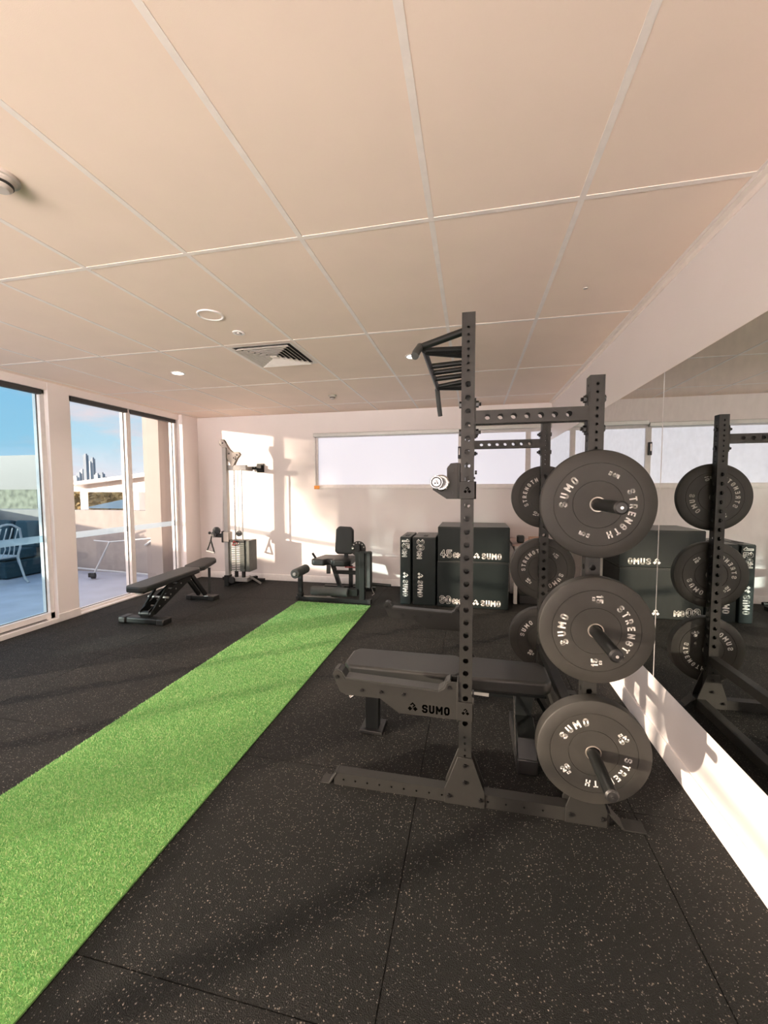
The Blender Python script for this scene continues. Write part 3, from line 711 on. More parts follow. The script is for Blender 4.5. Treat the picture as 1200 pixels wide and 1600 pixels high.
# ================================================================== BENCH BY THE WINDOW
wb = thing('weight_bench', 'black adjustable bench on angled frame beside the tall window', 'bench', (-3.53, 4.25, 0))
X0 = -3.53
def ypad(y0, z0, y1, z1, hw0, hw1, th, ch=.05, x=X0):
    """padded board along Y, tilted, chamfered in plan"""
    mb = MB(); n = [(y0, hw0-ch), (y0+ch, hw0), (y1-ch, hw1), (y1, hw1-ch)]
    out = [(-w, yy) for yy, w in n] + [(w, yy) for yy, w in reversed(n)]
    def z(yy): return z0 + (z1-z0)*(yy-y0)/(y1-y0)
    k = len(out)
    mb.add([(x+a, b, z(b)) for a, b in out] + [(x+a, b, z(b)-th) for a, b in out], [tuple(range(k)), tuple(reversed(range(k, 2*k)))] + [(i, k+i, k+(i+1)%k, (i+1)%k) for i in range(k)])
    return mb
obj('back_pad', ypad(3.62, .435, 4.58, .475, .135, .14, .065), vinyl_m, wb, bevel=.014, seg=3)
obj('seat_pad', ypad(4.56, .475, 4.95, .535, .15, .12, .060), vinyl_m, wb, bevel=.014, seg=3)
obj('pad_frame', MB().bar((X0, 3.72, .355), (X0, 4.60, .395), .07, .035).bar((X0, 4.58, .40), (X0, 4.90, .45), .07, .035), black_m, wb, bevel=.003)
obj('pad_bracket', MB().box(X0-.05, X0+.03, 3.70, 3.76, .335, .370), cream_m, wb, bevel=.003, label='pale end tab')
for dx in (-.055, .055):
    obj('ladder_plate', MB().prism([(3.76, .07), (3.86, .07), (4.52, .37), (4.46, .40), (4.34, .40), (3.76, .14)], 'x', X0+dx-.004, X0+dx+.004), black_m, wb, bevel=.001)
    obj('strut', MB().bar((X0+dx*1.3, 3.80, .12), (X0+dx*1.3, 4.05, .36), .02, .03), black_m, wb, bevel=.002)
for k in range(5):
    y = 4.28-.09*k; z = .33-.045*k
    obj('ladder_rung', MB().cyl((X0-.062, y, z), (X0+.062, y, z), .009, n=10), silver_m, wb)
obj('adjustment_bar', MB().cyl((X0-.14, 3.98, .235), (X0+.13, 3.98, .235), .012, n=12), silver_m, wb)
for dx in (-.05, .05):
    obj('leg', MB().bar((X0+dx, 4.75, .06), (X0+dx, 4.48, .39), .05, .03, (1, 0, 0)), black_m, wb, bevel=.002)
obj('strut', MB().bar((X0+.09, 4.78, .08), (X0+.08, 4.80, .42), .03, .03), black_m, wb, bevel=.002)
obj('foot', MB().box(X0-.25, X0+.24, 3.72, 3.83, .002, .065), black_m, wb, bevel=.012)
for sx in (-.25, .24):
    obj('foot_cap', MB().box(X0+sx-.045, X0+sx+.045, 3.705, 3.845, .0, .070), blackp_m, wb, bevel=.012)
obj('axle', MB().cyl((X0-.08, 3.79, .10), (X0+.08, 3.79, .10), .03, n=18), blackp_m, wb)
obj('foot', MB().box(X0-.19, X0+.19, 4.70, 4.81, .002, .055), black_m, wb, bevel=.006)
for sx in (-.17, .17):
    obj('foot_cap', MB().box(X0+sx-.04, X0+sx+.04, 4.69, 4.82, .0, .058), blackp_m, wb, bevel=.006)
obj('seat_knob', MB().cyl((X0+.10, 4.66, .07), (X0+.16, 4.66, .075), .012, n=10), chrome_m, wb)

# ================================================================== CABLE MACHINE
cm = thing('cable_machine', 'silver cable pulley machine with weight stack in the far left corner', 'cable machine', (-3.55, 5.65, 0))
mx, my = -3.625, 5.50
obj('mast', MB().box(mx-.032, mx+.032, my-.035, my+.035, .01, 2.09), silver_m, cm, bevel=.004)
obj('mast_foot', MB().box(mx-.036, mx+.036, my-.06, my+.04, .002, .17), black_m, cm, bevel=.004)
# top pulley arm
poly = [(-3.715, 2.17), (-3.70, 2.215), (-3.665, 2.225), (-3.635, 2.19), (-3.56, 2.07), (-3.50, 2.02), (-3.41, 2.025), (-3.38, 1.985), (-3.43, 1.93), (-3.50, 1.81), (-3.53, 1.815), (-3.62, 1.98), (-3.68, 2.10)]
ta = obj('top_arm', MB().prism(poly, 'y', my-.006, my+.004), cream_m, cm, bevel=.002)
obj('top_arm', MB().prism(poly, 'y', my+.04, my+.05), cream_m, cm, bevel=.002)
obj('top_pulley', MB().cyl((-3.675, my+.006, 2.165), (-3.675, my+.038, 2.165), .052, n=28), blackp_m, cm)
mb = MB(); logo(mb, .06, (-3.505, my-.0075, 1.93), (.8, 0, -.6), (.6, 0, .8)); obj('emblem', mb, blackp_m, ta, flat=True, fix=False, label='black clover emblem')
for bx, bz in ((-3.66, 2.16), (-3.56, 2.0), (-3.43, 1.98)):
    obj('bolt', MB().cyl((bx, my-.013, bz), (bx, my-.006, bz), .010, n=10), bolt_m, ta)
obj('top_crossbar', MB().box(mx+.02, -3.29, my+.0, my+.05, 1.755, 1.83), silver_m, cm, bevel=.004)
obj('top_crossbar', MB().box(-3.47, -3.43, my+.04, 5.945, 1.755, 1.82), silver_m, cm, bevel=.004)
for gx in (-3.505, -3.385):
    obj('guide_rod', MB().cyl((gx, my+.03, .20), (gx, my+.03, 1.76), .011, n=14), chrome_m, cm)
for cx in (-3.445, -3.66):
    obj('cable', MB().cyl((cx, my+.03 if cx > -3.6 else my-.05, .80), (cx, my+.03 if cx > -3.6 else my-.0, 2.10 if cx < -3.6 else 1.78), .003, n=6), blackp_m, cm)
obj('stack_pulley', MB().cyl((-3.445, my+.015, .80), (-3.445, my+.045, .80), .042, n=22), blackp_m, cm)
obj('stack_pulley', MB().bar((-3.445, my+.03, .70), (-3.445, my+.03, .80), .02, .02), silver_m, cm)
for k in range(16):
    z = .235+k*.0275
    wp = obj('weight_stack_plate', MB().box(-3.565, -3.325, my-.04, my+.11, z, z+.0255), stackplate_m, cm, bevel=.002)
    mb = MB().box(-3.535, -3.475, my-.0415, my-.0405, z+.009, z+.018).box(-3.455, -3.400, my-.0415, my-.0405, z+.009, z+.018)
    obj('number_decal', mb, white_m, wp, flat=True)
obj('head_plate', MB().box(-3.57, -3.32, my-.045, my+.115, .676, .705), black_m, cm, bevel=.003)
obj('selector_pin', MB().tube([(-3.50, my-.05, .66), (-3.47, my-.075, .70), (-3.42, my-.06, .665), (-3.47, my-.07, .63), (-3.51, my-.05, .64)], .009), red_m, cm, label='red coiled selector pin cord')
for gx in (-3.505, -3.385):
    obj('buffer', MB().cyl((gx, my+.03, .12), (gx, my+.03, .235), .028, n=18), blackp_m, cm)
obj('side_guard', MB().box(-3.325, -3.255, my-.02, my+.20, .23, .70), stackplate_m, cm, bevel=.003)
obj('base_rail', MB().bar((mx+.01, my-.02, .04), (-3.35, 5.86, .06), .06, .06), black_m, cm, bevel=.004)
obj('base_rail', MB().box(-3.95, -3.22, 5.82, 5.88, .004, .05), black_m, cm, bevel=.004)
obj('base_box', MB().box(-3.60, -3.30, my-.02, my+.12, .075, .135), silver_m, cm, bevel=.004)
for xa, xb in ((-3.30, -3.19), (-3.62, -3.72)):
    obj('base_brace', MB().bar((xa, my+.05, .15), (xb, my+.18, .015), .05, .03), silver_m, cm, bevel=.003)
obj('base_pulley', MB().cyl((-3.545, my-.055, .10), (-3.545, my-.025, .10), .05, n=24), blackp_m, cm)
# sliding carriage with swivel pulley
obj('carriage', MB().box(mx-.055, mx+.055, my-.06, my+.05, .68, .83), cream_m, cm, bevel=.006)
obj('carriage_sleeve', MB().box(mx-.060, mx-.030, my-.065, my+.055, .67, .84), blackp_m, cm, bevel=.004)
sw = obj('swivel_pulley', MB().cyl((-3.765, my-.075, .845), (-3.765, my-.045, .845), .058, n=28).cyl((-3.80, my-.085, .79), (-3.80, my-.045, .79), .045, n=24), blackp_m, cm)
obj('swivel_bracket', MB().bar((-3.66, my-.03, .77), (-3.83, my-.06, .775), .03, .06), blackp_m, cm, bevel=.01)
obj('stopper_ball', MB().ball((-3.885, my-.06, .81), .022), blackp_m, cm)
gr = thing('stirrup_attachment', 'black strap handle hanging from the cable machine pulley', 'handle', (-3.95, my-.05, .50))
gx, gy = -3.90, my-.06
obj('strap', MB().tube([(gx+.045, gy, .765), (gx+.03, gy, .70), (gx-.035, gy, .545)], .012).tube([(gx+.03, gy, .70), (gx+.085, gy, .515)], .012), vinyl_m, gr)
obj('grip', MB().cyl((gx-.045, gy, .54), (gx+.09, gy, .51), .014, n=16), silver_m, gr, label='silver tube grip')
tag(obj('wall_anchor', MB().box(-3.37, -3.25, YB-.02, YB-.001, 1.735, 1.875).box(-3.55, -3.37, YB-.06, YB-.02, 1.785, 1.83).box(-3.35, -3.27, YB-.07, YB-.02, 1.76, 1.85), black_m, bevel=.003), 'dark square steel anchor bracket fixed to the wall beside the cable machine', 'bracket')

# ================================================================== LEG EXTENSION MACHINE
le = thing('leg_extension_machine', 'black seated leg curl and extension machine at the end of the green turf', 'gym machine', (-1.75, 5.1, 0))
Y = 4.98
obj('base_bar', MB().box(-2.25, -1.27, 4.95, 5.01, .004, .055), black_m, le, bevel=.004)
obj('base_bar', MB().bar((-1.84, 5.0, .03), (-1.84, 5.62, .03), .06, .05), black_m, le, bevel=.004)
obj('base_bar', MB().box(-2.12, -1.35, 5.60, 5.66, .004, .055), black_m, le, bevel=.004)
for x in (-2.25, -1.27): obj('foot_cap', MB().box(x-.02, x+.02, 4.94, 5.02, .001, .058), blackp_m, le, bevel=.004)
obj('roller_post', MB().box(-2.245, -2.19, 4.955, 5.005, .05, .37), black_m, le, bevel=.004)
obj('roller_post', MB().box(-2.25, -2.185, 4.94, 5.02, .05, .10), black_m, le, bevel=.004)
fr_ = obj('foam_roller', MB().lathe([(.012, -.18), (.050, -.18), (.060, -.172), (.060, -.015), (.050, -.006), (.012, -.006)], (-2.215, 4.98, .385), (0, 1, 0), n=32), foam_m, le)
obj('foam_roller', MB().lathe([(.012, .18), (.050, .18), (.060, .172), (.060, .015), (.050, .006), (.012, .006)], (-2.215, 4.98, .385), (0, 1, 0), n=32), foam_m, le)
obj('roller_axle', MB().cyl((-2.215, 4.785, .385), (-2.215, 5.17, .385), .022, n=20), silver_m, fr_, label='silver axle end')
# seat
sp_ = MB().prism([(-2.16, 5.22), (-2.12, 5.17), (-1.96, 5.17), (-1.93, 5.24), (-1.86, 5.24), (-1.83, 5.17), (-1.68, 5.17), (-1.60, 5.24), (-1.62, 5.60), (-2.10, 5.60)], 'z', .425, .515)
obj('seat_pad', sp_, vinyl_m, le, bevel=.022, seg=3)
obj('back_pad', MB().prism([(-1.87, .60), (-1.84, .565), (-1.63, .565), (-1.60, .60), (-1.60, .90), (-1.64, .945), (-1.81, .95), (-1.85, .91)], 'y', 5.36, 5.43), vinyl_m, le, bevel=.020, seg=3)
obj('back_post', MB().box(-1.75, -1.70, 5.42, 5.46, .42, .80), black_m, le, bevel=.003)
obj('seat_post', MB().bar((-1.93, 5.42, .44), (-1.80, 5.42, .05), .05, .06, (0, 1, 0)), black_m, le, bevel=.003)
obj('seat_post', MB().box(-1.68, -1.63, 5.40, 5.45, .05, .40), black_m, le, bevel=.003)
obj('seat_frame', MB().box(-1.86, -1.42, 5.38, 5.43, .28, .33), black_m, le, bevel=.003)
obj('hand_lever', MB().tube([(-2.12, 5.30, .50), (-2.17, 5.29, .58)], .016), black_m, le)
obj('hand_lever', MB().bar((-1.90, 5.20, .44), (-1.89, 5.16, .33), .055, .03), black_m, le, bevel=.004)
obj('adjust_rod', MB().cyl((-1.70, 5.30, .40), (-1.42, 5.30, .40), .010, n=10), red_m, le, label='dark red adjusting rod')
# weight arm and tower
obj('lever_arm', MB().box(-1.475, -1.415, 5.03, 5.08, .15, .745), black_m, le, bevel=.004)
obj('cam_disc', MB().cyl((-1.45, 5.085, .69), (-1.45, 5.105, .69), .10, n=36).cyl((-1.45, 5.085, .69), (-1.45, 5.115, .69), .03, n=20), steel_m, le)
for k in range(6):
    a = PI*k/6+.3; obj('cam_pin_hole', MB().cyl((-1.45+.08*math.cos(a), 5.083, .69+.08*math.sin(a)), (-1.45+.08*math.cos(a), 5.0855, .69+.08*math.sin(a)), .009, n=10), silver_m, le)
obj('cam_knob', MB().ball((-1.50, 5.02, .70), .018), chrome_m, le)
obj('tower_post', MB().box(-1.405, -1.335, 4.96, 5.02, .05, .665), black_m, le, bevel=.004)
obj('tower_cap', MB().box(-1.46, -1.26, 4.96, 5.04, .655, .672), black_m, le, bevel=.002)
obj('tower_shield', MB().box(-1.335, -1.265, 4.985, 5.10, .205, .655), foam_m, le, bevel=.003)
obj('foam_roller', MB().lathe([(.012, 0), (.052, 0), (.060, .008), (.060, .502), (.052, .51), (.012, .51)], (-2.07, 5.0, .130), (1, 0, 0), n=32), foam_m, le, label='long lower foam roller')
obj('roller_arm', MB().box(-1.56, -1.44, 4.99, 5.08, .085, .175), black_m, le, bevel=.004)
obj('weight_peg', MB().cyl((-1.30, 5.16, .215), (-1.03, 5.16, .205), .020, n=20), black_m, le, bevel=.002)
obj('weight_peg', MB().box(-1.33, -1.29, 5.06, 5.20, .17, .26), black_m, le, bevel=.002)
obj('pin_chain', MB().tube([(-1.28, 5.12, .18), (-1.26, 5.11, .13), (-1.24, 5.11, .10), (-1.27, 5.10, .08)], .004), silver_m, le)

# ================================================================== PLYO BOXES
def plyo(lab, x0, x1, y0, y1, z0, z1, num, vertical):
    o = thing('plyometric_box', lab, 'jump box', ((x0+x1)/2, (y0+y1)/2, z0), 'soft jump boxes against the back wall')
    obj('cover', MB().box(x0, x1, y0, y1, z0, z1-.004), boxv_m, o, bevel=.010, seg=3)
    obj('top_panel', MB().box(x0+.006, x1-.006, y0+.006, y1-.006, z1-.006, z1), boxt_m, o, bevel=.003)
    obj('seam_piping', MB().box(x0+.004, x1-.004, y0-.0015, y0+.002, z1-.022, z1-.016).box(x0+.006, x0+.010, y0-.0015, y0+.002, z0+.01, z1-.01), blackp_m, o)
    A, B, Cc = MB(), MB(), MB(); yy = y0-.0008
    if vertical:
        w_ = x1-x0; h = min(.085, w_*.62); cx = (x0+x1)/2 - (0 if w_ < .2 else .05)
        xd, yd = (0, 0, -1), (1, 0, 0)
        text(A, num, h, (cx-h*.45, yy, z1-.035), xd, yd, .13, .22, grow=.006); text(B, num, h, (cx-h*.45, yy-.0006, z1-.035), xd, yd, .13, .22, grow=-.0022)
        l = text_len(num, h, .22); h2 = h*.66
        text(A, 'CM', h2, (cx-h*.45, yy, z1-.055-l), xd, yd, .13, .24, grow=.005); text(B, 'CM', h2, (cx-h*.45, yy-.0006, z1-.055-l), xd, yd, .13, .24, grow=-.0020)
        hs = h*.78
        logo(Cc, .075, (cx-.038, yy, z0+.415), xd, yd); text(Cc, 'SUMO', hs, (cx-hs*.5, yy, z0+.315), xd, yd, .22, .16)
    else:
        h = .090; zz = z0+.035; xd, yd = (1, 0, 0), (0, 0, 1)
        text(A, num, h, (x0+.035, yy, zz+.01), xd, yd, .13, .22, grow=.006); text(B, num, h, (x0+.035, yy-.0006, zz+.01), xd, yd, .13, .22, grow=-.0022)
        l = text_len(num, h, .22); h2 = .058
        text(A, 'CM', h2, (x0+.06+l, yy, zz+.01), xd, yd, .13, .24, grow=.005); text(B, 'CM', h2, (x0+.06+l, yy-.0006, zz+.01), xd, yd, .13, .24, grow=-.0020)
        text(Cc, 'SUMO', .072, (x1-.325, yy, zz), xd, yd, .22, .16); logo(Cc, .075, (x1-.425, yy, zz), xd, yd)
    obj('size_marking', A, white_m, o, flat=True, fix=False, label='white outlined size marking'); obj('size_marking', B, boxv_m, o, flat=True, fix=False, label='dark fill of the outlined size marking')
    obj('lettering', Cc, white_m, o, flat=True, fix=False, label='white brand lettering')
    if vertical:
        obj('handle_strap', MB().box((x0+x1)/2-.02, (x0+x1)/2+.03, y0+.12, y0+.26, z1, z1+.008), blackp_m, o, bevel=.003)
    return o
plyo('narrow black jump box standing upright at the left end of the row', -.890, -.752, 5.06, 5.62, 0, .865, '15', True)
plyo('wider black jump box standing upright, second from the left of the row', -.730, -.436, 5.06, 5.62, 0, .865, '30', True)
plyo('large black 60 cm jump box lying at the bottom of the stack', -.418, .440, 5.05, 5.72, 0, .578, '60', False)
plyo('large black 45 cm jump box on top of the stack', -.412, .446, 5.05, 5.72, .579, 1.005, '45', False)

# ================================================================== TABLE BEHIND THE PLATES
tb = thing('side_table', 'small white table with pinkish top behind the weight plates', 'table', (.78, 5.6, 0))
obj('tabletop', MB().box(.50, 1.02, 5.32, 5.94, .745, .775), table_m, tb, bevel=.004)
obj('apron', MB().box(.53, .99, 5.35, 5.91, .685, .745), white_m, tb, bevel=.003)
for x in (.525, .945):
    for y in (5.345, 5.87): obj('leg', MB().box(x, x+.045, y, y+.045, .0, .69), white_m, tb, bevel=.003)
tag(obj('speaker_cube', MB().box(.565, .655, 5.40, 5.49, .777, .872), blackp_m, bevel=.018, seg=3), 'small black rounded cube speaker on the left end of the table', 'speaker')
cr_ = thing('wooden_box', 'little open pale wooden box on the table behind the rack upright', 'box', (.80, 5.5, .776))
obj('base', MB().box(.72, .90, 5.42, .0+5.56, .777, .787), wood_m, cr_)
for a in ((.72, .728, 5.42, 5.56), (.892, .90, 5.42, 5.56), (.728, .892, 5.42, 5.428), (.728, .892, 5.552, 5.56)):
    obj('side', MB().box(*a, .787, .845), wood_m, cr_)
cs = thing('storage_case', 'low black case on the floor under the white table', 'case', (.74, 5.45, 0))
obj('body', MB().box(.60, .93, 5.36, 5.80, .0, .11), blackp_m, cs, bevel=.01)
obj('lid', MB().box(.595, .935, 5.355, 5.805, .111, .130), steel_m, cs, bevel=.006, label='lid with pale edge')
# ================================================================== CEILING FITTINGS
def disc(root, name, r0, z0, r1, z1, m, c, n=40):
    return obj(name, MB().lathe([(.0001, z0), (r0, z0), (r1, z1), (.0001, z1)], (c[0], c[1], 0), (0, 0, 1), n=n), m, root)
sp2 = thing('ceiling_speaker', 'round white recessed ceiling speaker with perforated grille', 'ceiling speaker', (-1.71, 2.47, ZC))
obj('rim', MB().lathe([(.068, 0), (.076, -.007), (.084, -.006), (.087, .006), (.068, .006)], (-1.71, 2.47, ZC), (0, 0, 1), n=48), trim_m, sp2)
disc(sp2, 'grille', .069, ZC-.002, .069, ZC+.006, ceil_m, (-1.71, 2.47))
ds = thing('ceiling_sensor', 'small round white ceiling sensor near the air vent', 'sensor', (-1.70, 2.79, ZC))
obj('rim', MB().lathe([(.024, 0), (.028, -.006), (.044, -.005), (.046, .006), (.024, .006)], (-1.70, 2.79, ZC), (0, 0, 1), n=36), trim_m, ds)
disc(ds, 'lens', .018, ZC-.010, .024, ZC+.005, silver_m, (-1.70, 2.79))
def detector(c, r, lab):
    root = thing('smoke_detector', lab, 'smoke detector', (c[0], c[1], ZC), 'smoke detectors on the ceiling')
    obj('base', MB().lathe([(.0001, -.010), (r, -.010), (r, .006), (.0001, .006)], (c[0], c[1], ZC), (0, 0, 1), n=40), cream_m, root, bevel=.003)
    obj('head', MB().lathe([(.0001, -.045), (r*.45, -.045), (r*.62, -.036), (r*.66, -.022), (r*.80, -.016), (r*.84, -.010), (.0001, -.010)], (c[0], c[1], ZC), (0, 0, 1), n=40), cream_m, root)
    obj('vent_ring', MB().lathe([(r*.60, -.034), (r*.69, -.030), (r*.69, -.024), (r*.60, -.024)], (c[0], c[1], ZC), (0, 0, 1), n=40), blackp_m, root, label='dark vent slots')
detector((-1.715, 1.235), .062, 'round white smoke detector at the left edge of the photo')
detector((-1.715, 4.90), .050, 'small smoke detector on the ceiling near the back wall')
ad = thing('air_vent', 'square louvred air conditioning vent set in the ceiling', 'air vent', (-1.683, 3.323, ZC))
vx0, vx1, vy0, vy1 = -1.969, -1.397, 3.037, 3.609
def sq_ring(mb, cx, cy, h0, z0, h1, z1):
    a = [(cx-h0, cy-h0, z0), (cx+h0, cy-h0, z0), (cx+h0, cy+h0, z0), (cx-h0, cy+h0, z0)]
    b = [(cx-h1, cy-h1, z1), (cx+h1, cy-h1, z1), (cx+h1, cy+h1, z1), (cx-h1, cy+h1, z1)]
    mb.add(a+b, [(i, (i+1) % 4, 4+(i+1) % 4, 4+i) for i in range(4)])
cx, cyy = (vx0+vx1)/2, (vy0+vy1)/2
obj('backing', MB().box(vx0+.02, vx1-.02, vy0+.02, vy1-.02, ZC+.002, ZC+.0055), void_m, ad)
mb = MB(); h = (vx1-vx0)/2
sq_ring(mb, cx, cyy, h, ZC-.003, h-.032, ZC-.003); sq_ring(mb, cx, cyy, h-.032, ZC-.003, h-.032, ZC+.003)
obj('vent_frame', mb, grill_m, ad, flat=True)
for k in range(6):
    mb = MB(); hh = h-.045-.036*k
    sq_ring(mb, cx, cyy, hh, ZC-.022, hh-.024, ZC+.001); sq_ring(mb, cx, cyy, hh, ZC-.0225, hh+.003, ZC-.0215)
    obj('louvre', mb, grill_m, ad, flat=True)
obj('centre_plate', MB().box(cx-.030, cx+.030, cyy-.030, cyy+.030, ZC-.020, ZC-.016), grill_m, ad)
def downlight(c, lab=None):
    root = thing('downlight', lab, 'ceiling light', (c[0], c[1], ZC), 'recessed ceiling downlights')
    obj('rim', MB().lathe([(.050, .0), (.052, -.005), (.064, -.004), (.066, .006), (.050, .006)], (c[0], c[1], ZC), (0, 0, 1), n=36), trim_m, root)
    disc(root, 'diffuser', .050, ZC-.001, .050, ZC+.004, lamp_m, c, 32)
    la = bpy.data.lights.new('downlight_beam', 'AREA'); la.shape = 'DISK'; la.size = .10; la.energy = 18; la.color = (1, .84, .70); la.spread = math.radians(150)
    lo = bpy.data.objects.new('downlight_beam', la); link(lo); lo.parent = root; lo.location = (0, 0, -.012)
downlight((-2.884, 3.612), 'lit round ceiling downlight nearest the tall windows')
downlight((-.521, 3.62), 'lit round ceiling downlight behind the pull up bar grip')
downlight((-2.884, .9), 'added unseen fill downlight above and left of the camera')  # from here on, out-of-view lamps added to lift the room light
downlight((-.521, -.6), 'added unseen fill downlight behind the camera')
downlight((-2.884, -1.9), 'added unseen fill downlight at the rear of the room')
tag(obj('sprinkler_mark', MB().lathe([(.0001, -.003), (.012, -.003), (.014, .006), (.0001, .006)], (.63, 2.62, ZC), (0, 0, 1), n=16), cream_m), 'tiny ceiling screw cap near the right wall', 'ceiling fitting')

# ================================================================== OUTSIDE
struct(obj('terrace_floor', MB().box(-8.9, -4.66, -6.0, 6.02, -.12, -.012), terr_m, flat=True))
struct(obj('parapet_wall', MB().box(-12.5, -5.25, 6.02, 6.18, -.12, 1.10), conc_m, flat=True))
struct(obj('parapet_wall', MB().box(-9.05, -8.9, -.2, 6.02, -.12, 1.10), conc_m, flat=True))
struct(obj('wall_outside', MB().box(-5.27, -4.90, 5.72, 6.25, -.12, 3.2).box(-5.10, -4.88, 5.62, 5.74, -.1, 3.2), build_m, bevel=.004))
struct(obj('roof_overhang', MB().box(-4.95, -4.88, -4.1, 5.98, 2.60, 2.9), build_m, flat=True))

# white goal-like trestle frame on the terrace
tf = thing('trestle_frame', 'white tubular folding frame on castors standing on the terrace', 'frame', (-6.0, 5.5, 0))
A1 = (-6.15, 5.50, .02); B1 = (-5.90, 5.62, .60); A2 = (-5.32, 5.83, .03); B2 = (-5.05, 5.66, .68)
obj('rail', MB().tube([(-6.32, 5.72, .60), B1, B2], .011), castalu_m, tf)
obj('rail', MB().tube([(-7.15, 5.75, .12), (-6.3, 5.80, .07), A2], .014), castalu_m, tf)
obj('leg', MB().tube([A1, B1], .014), castalu_m, tf)
obj('leg', MB().tube([A2, B2], .014), castalu_m, tf)
obj('brace', MB().tube([(-5.28, 5.70, .55), B2], .016), castalu_m, tf)
obj('castor', MB().cyl((-6.13, 5.47, .045), (-6.08, 5.50, .045), .045, n=20).box(-6.20, -6.08, 5.47, 5.51, .02, .09), blackp_m, tf, bevel=.003)

# outdoor sofa and chair
sf = thing('outdoor_sofa', 'outdoor sofa with dark teal cushions on the terrace', 'sofa', (-8.3, 5.5, 0))
for a, b in ((-8.84, -8.14), (-8.02, -7.50)):
    obj('back_cushion', MB().prism([(5.62, .45), (5.78, .45), (5.86, .90), (5.72, .93)], 'x', a, b), cloth_m, sf, bevel=.04, seg=3)
obj('seat_cushion', MB().box(-8.84, -8.14, 5.15, 5.68, .30, .46), cloth_m, sf, bevel=.03, seg=3)
obj('seat_cushion', MB().box(-8.10, -7.50, 5.15, 5.68, .30, .46), cloth_m, sf, bevel=.03, seg=3)
obj('base', MB().box(-8.86, -7.48, 5.15, 5.82, .0, .28), cloth_m, sf, bevel=.02)
pc = thing('patio_chair', 'ornate white cast aluminium garden chair on the terrace', 'chair', (-7.2, 4.9, 0))
px_, py_ = -7.05, 4.85
obj('seat', MB().box(px_-.52, px_-.04, py_-.25, py_+.25, .40, .425), castalu_m, pc, bevel=.01)
for sy_ in (-.23, .23):
    obj('leg', MB().tube([(px_-.06, py_+sy_, .41), (px_-.01, py_+sy_, .25), (px_+.06, py_+sy_, .06), (px_+.13, py_+sy_, -.008)], .016), castalu_m, pc)
    obj('leg', MB().tube([(px_-.50, py_+sy_, .41), (px_-.54, py_+sy_, .22), (px_-.60, py_+sy_, -.008)], .016), castalu_m, pc)
    obj('back_rail', MB().tube([(px_-.06, py_+sy_, .41), (px_-.0, py_+sy_, .55), (px_+.03, py_+sy_, .72), (px_+.07, py_+sy_*.8, .86), (px_+.09, py_+sy_*.3, .93), (px_+.09, py_, .94)], .016), castalu_m, pc)
    obj('armrest', MB().tube([(px_+.0, py_+sy_, .63), (px_-.20, py_+sy_, .64), (px_-.42, py_+sy_, .60), (px_-.44, py_+sy_, .42)], .014), castalu_m, pc)
    obj('leg_scroll', MB().tube([(px_-.08, py_+sy_, .40), (px_-.05, py_+sy_, .30), (px_+.01, py_+sy_, .20), (px_+.03, py_+sy_, .12)], .010), castalu_m, pc)
for k in range(5):
    yy = py_-.16+.08*k
    obj('back_spindle', MB().tube([(px_-.05, yy, .42), (px_+.0, yy+.02*math.sin(k), .55), (px_+.03, yy-.02, .70), (px_+.08, yy, .88)], .008), castalu_m, pc)

# neighbouring carport, pier and lattice wall
cpz = 9.0
cpt = thing('carport', 'white roofed carport beyond the terrace parapet', 'carport', (-9.2, 9.5, 0))
obj('roof', MB().add([(-10.9, 8.9, 1.55), (-5.0, 8.9, 2.12), (-5.0, 12.5, 2.22), (-10.9, 12.5, 1.65), (-10.9, 8.9, 1.62), (-5.0, 8.9, 2.20), (-5.0, 12.5, 2.30), (-10.9, 12.5, 1.72)], [(0,3,2,1),(4,5,6,7),(0,1,5,4),(1,2,6,5),(2,3,7,6),(3,0,4,7)]), roofw_m, cpt)
obj('beam', MB().prism([(-10.35, 1.39), (-5.0, 1.39), (-5.0, 1.99), (-7.8, 1.72), (-10.35, 1.46)], 'y', 9.1, 9.25), roofw_m, cpt)
obj('soffit', MB().prism([(-10.9, 1.40), (-5.0, 1.40), (-5.0, 2.13), (-10.9, 1.56)], 'y', 9.3, 9.34), roofu_m, cpt)
obj('post', MB().box(-10.42, -10.30, 9.08, 9.20, 0, 1.40), roofw_m, cpt)
obj('pier', MB().box(-9.02, -8.55, 9.08, 9.3, 0, 1.40), build_m, cpt)
obj('wall', MB().box(-8.2, -5.0, 9.35, 9.5, 0, 1.75), build_m, cpt)
ltc = MB()
for k in range(14):
    ltc.bar((-8.15+.05*k, 9.33, .7), (-7.95+.05*k, 9.33, 1.25), .008, .008)
    ltc.bar((-7.95+.05*k, 9.325, .7), (-8.15+.05*k, 9.325, 1.25), .008, .008)
obj('lattice', ltc, roofw_m, cpt)
tag(obj('glazed_roof', MB().add([(-14.3, 12.5, .75), (-10.9, 12.5, .75), (-10.9, 16, .75), (-14.3, 16, .75), (-12.6, 13.6, 1.22), (-12.4, 14.8, 1.22)], [(0,1,4),(1,2,5,4),(2,3,5),(3,0,4,5)]), dome_m, flat=True), 'blue grey hipped roof seen just over the parapet', 'roof')
def foliage(name, x0, x1, y0, y1, z0, z1, n, sz, m, lab, cat):
    rng = random.Random(5); mb = MB()
    for i in range(n):
        c = Vector((rng.uniform(x0, x1), rng.uniform(y0, y1), rng.uniform(z0, z1)+rng.uniform(-.1, .1)))
        a = Vector((rng.uniform(-1, 1), rng.uniform(-1, 1), rng.uniform(-1, 1))).normalized(); b = a.orthogonal().normalized(); s = sz*rng.uniform(.5, 1.2)
        mb.add([c+a*s, c+b*s*.6, c-a*s, c-b*s*.6], [(0, 1, 2, 3)])
    mb.box(x0, x1, y0+.3, y1, 0, z1-.15)
    return tag(obj(name, mb, m, flat=True, fix=False), lab, cat)
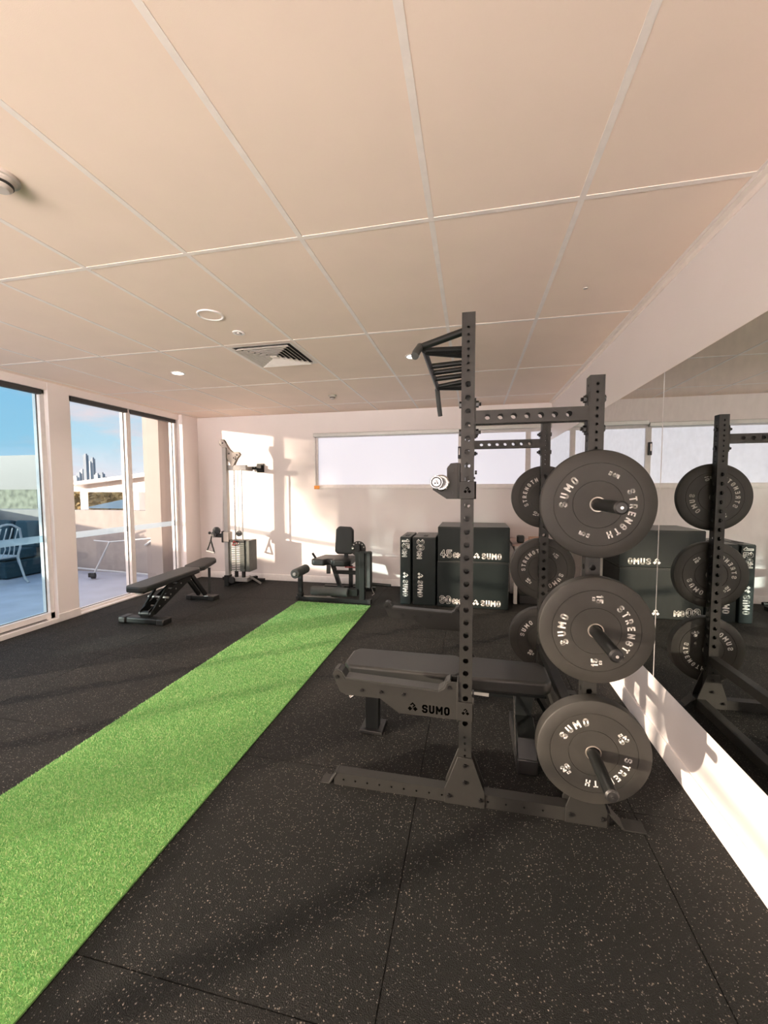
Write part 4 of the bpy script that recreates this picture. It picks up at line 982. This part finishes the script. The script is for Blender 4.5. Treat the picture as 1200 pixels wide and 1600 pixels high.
foliage('tree_belt', -24, -13.6, 17.5, 19.5, .0, 1.62, 4200, .20, leafo_m, 'band of olive and orange trees beyond the carport', 'trees')
tag(obj('hedge', MB().box(-17.5, -13.9, 10.6, 11.2, 0, 1.46), hedge_m, flat=True), 'brown green hedge behind the terrace parapet at the left window', 'hedge')
nb = thing('neighbour_building', 'plain pinkish white building behind the hedge at the left window', 'building', (-20, 14, 0))
obj('wall', MB().box(-25, -17.2, 13.2, 13.6, -3, 2.85), build_m, nb)
obj('drainpipe', MB().box(-19.58, -19.46, 13.12, 13.19, 1.4, 2.5), seal_m, nb)
# distant skyline
def tower(x, z, wd, m, lab, y=900, steps=1):
    x *= y/900
    root = thing('city_tower', lab, 'tower', (x, y, -3.0), 'hazy towers on the skyline')
    obj('shaft', MB().box(x-wd/2, x+wd/2, y, y+8, -3.0, z), m, root, flat=True)
    obj('crown', MB().box(x-wd/2+wd*.2, x+wd/2-wd*.2, y+2, y+6, z, z+4*steps), m, root, flat=True)
YY = 900
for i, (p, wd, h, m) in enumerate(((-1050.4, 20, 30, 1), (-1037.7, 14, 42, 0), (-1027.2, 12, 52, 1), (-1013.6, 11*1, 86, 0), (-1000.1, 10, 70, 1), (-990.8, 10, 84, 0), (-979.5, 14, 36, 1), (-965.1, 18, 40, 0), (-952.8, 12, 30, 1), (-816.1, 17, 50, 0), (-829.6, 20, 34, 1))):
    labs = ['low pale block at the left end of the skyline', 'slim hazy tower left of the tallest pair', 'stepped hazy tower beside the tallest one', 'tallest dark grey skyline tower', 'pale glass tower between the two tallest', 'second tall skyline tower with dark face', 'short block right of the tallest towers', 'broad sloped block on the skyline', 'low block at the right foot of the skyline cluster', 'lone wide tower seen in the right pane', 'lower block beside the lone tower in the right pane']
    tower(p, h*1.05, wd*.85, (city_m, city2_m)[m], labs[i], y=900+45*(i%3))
struct(obj('ground_outside', MB().box(-4000, 2500, 6.3, 4000, -3.2, -3.0).box(-300, -9.2, -30, 6.3, -3.2, -3.0), mat('distant_ground', (.25, .24, .22), .9), flat=True))  # near slab added to shield the neighbouring buildings from the glow below

# unseen trees added beyond the terrace to filter the low sun
def shade_tree(x, y, z0, z1, r, n, seed, lab):
    rng = random.Random(seed); root = thing('added_shade_tree', lab, 'tree', (x, y, -3.0), 'added unseen trees past the end of the terrace')
    obj('trunk', MB().tube([(x, y, -3.0), (x+.1, y+.1, -1), (x, y, z0+.6)], .16), hedge_m, root)
    mb = MB()
    for i in range(n):
        a = rng.uniform(0, 2*PI); u = rng.uniform(-1, 1); k = rng.random()**.4
        c = Vector((x+r*k*math.cos(a)*math.sqrt(1-u*u), y+r*k*math.sin(a)*math.sqrt(1-u*u), (z0+z1)/2+(z1-z0)/2*k*u))
        e = Vector((rng.uniform(-1, 1), rng.uniform(-1, 1), rng.uniform(-1, 1))).normalized(); b = e.orthogonal().normalized(); q = rng.uniform(.06, .13)
        mb.add([c+e*q, c+b*q*.6, c-e*q, c-b*q*.6], [(0, 1, 2, 3)])
    obj('foliage', mb, hedge_m, root, flat=True, fix=False)['kind'] = 'stuff'
for i, yy in enumerate((-6.0, -9.3, -12.6)):
    shade_tree(-15.5, yy, 2.35, 5.6, 1.6, 4300, 11+i, ['added unseen tree nearest the terrace parapet', 'middle added unseen tree past the terrace', 'farthest added unseen tree past the terrace'][i])
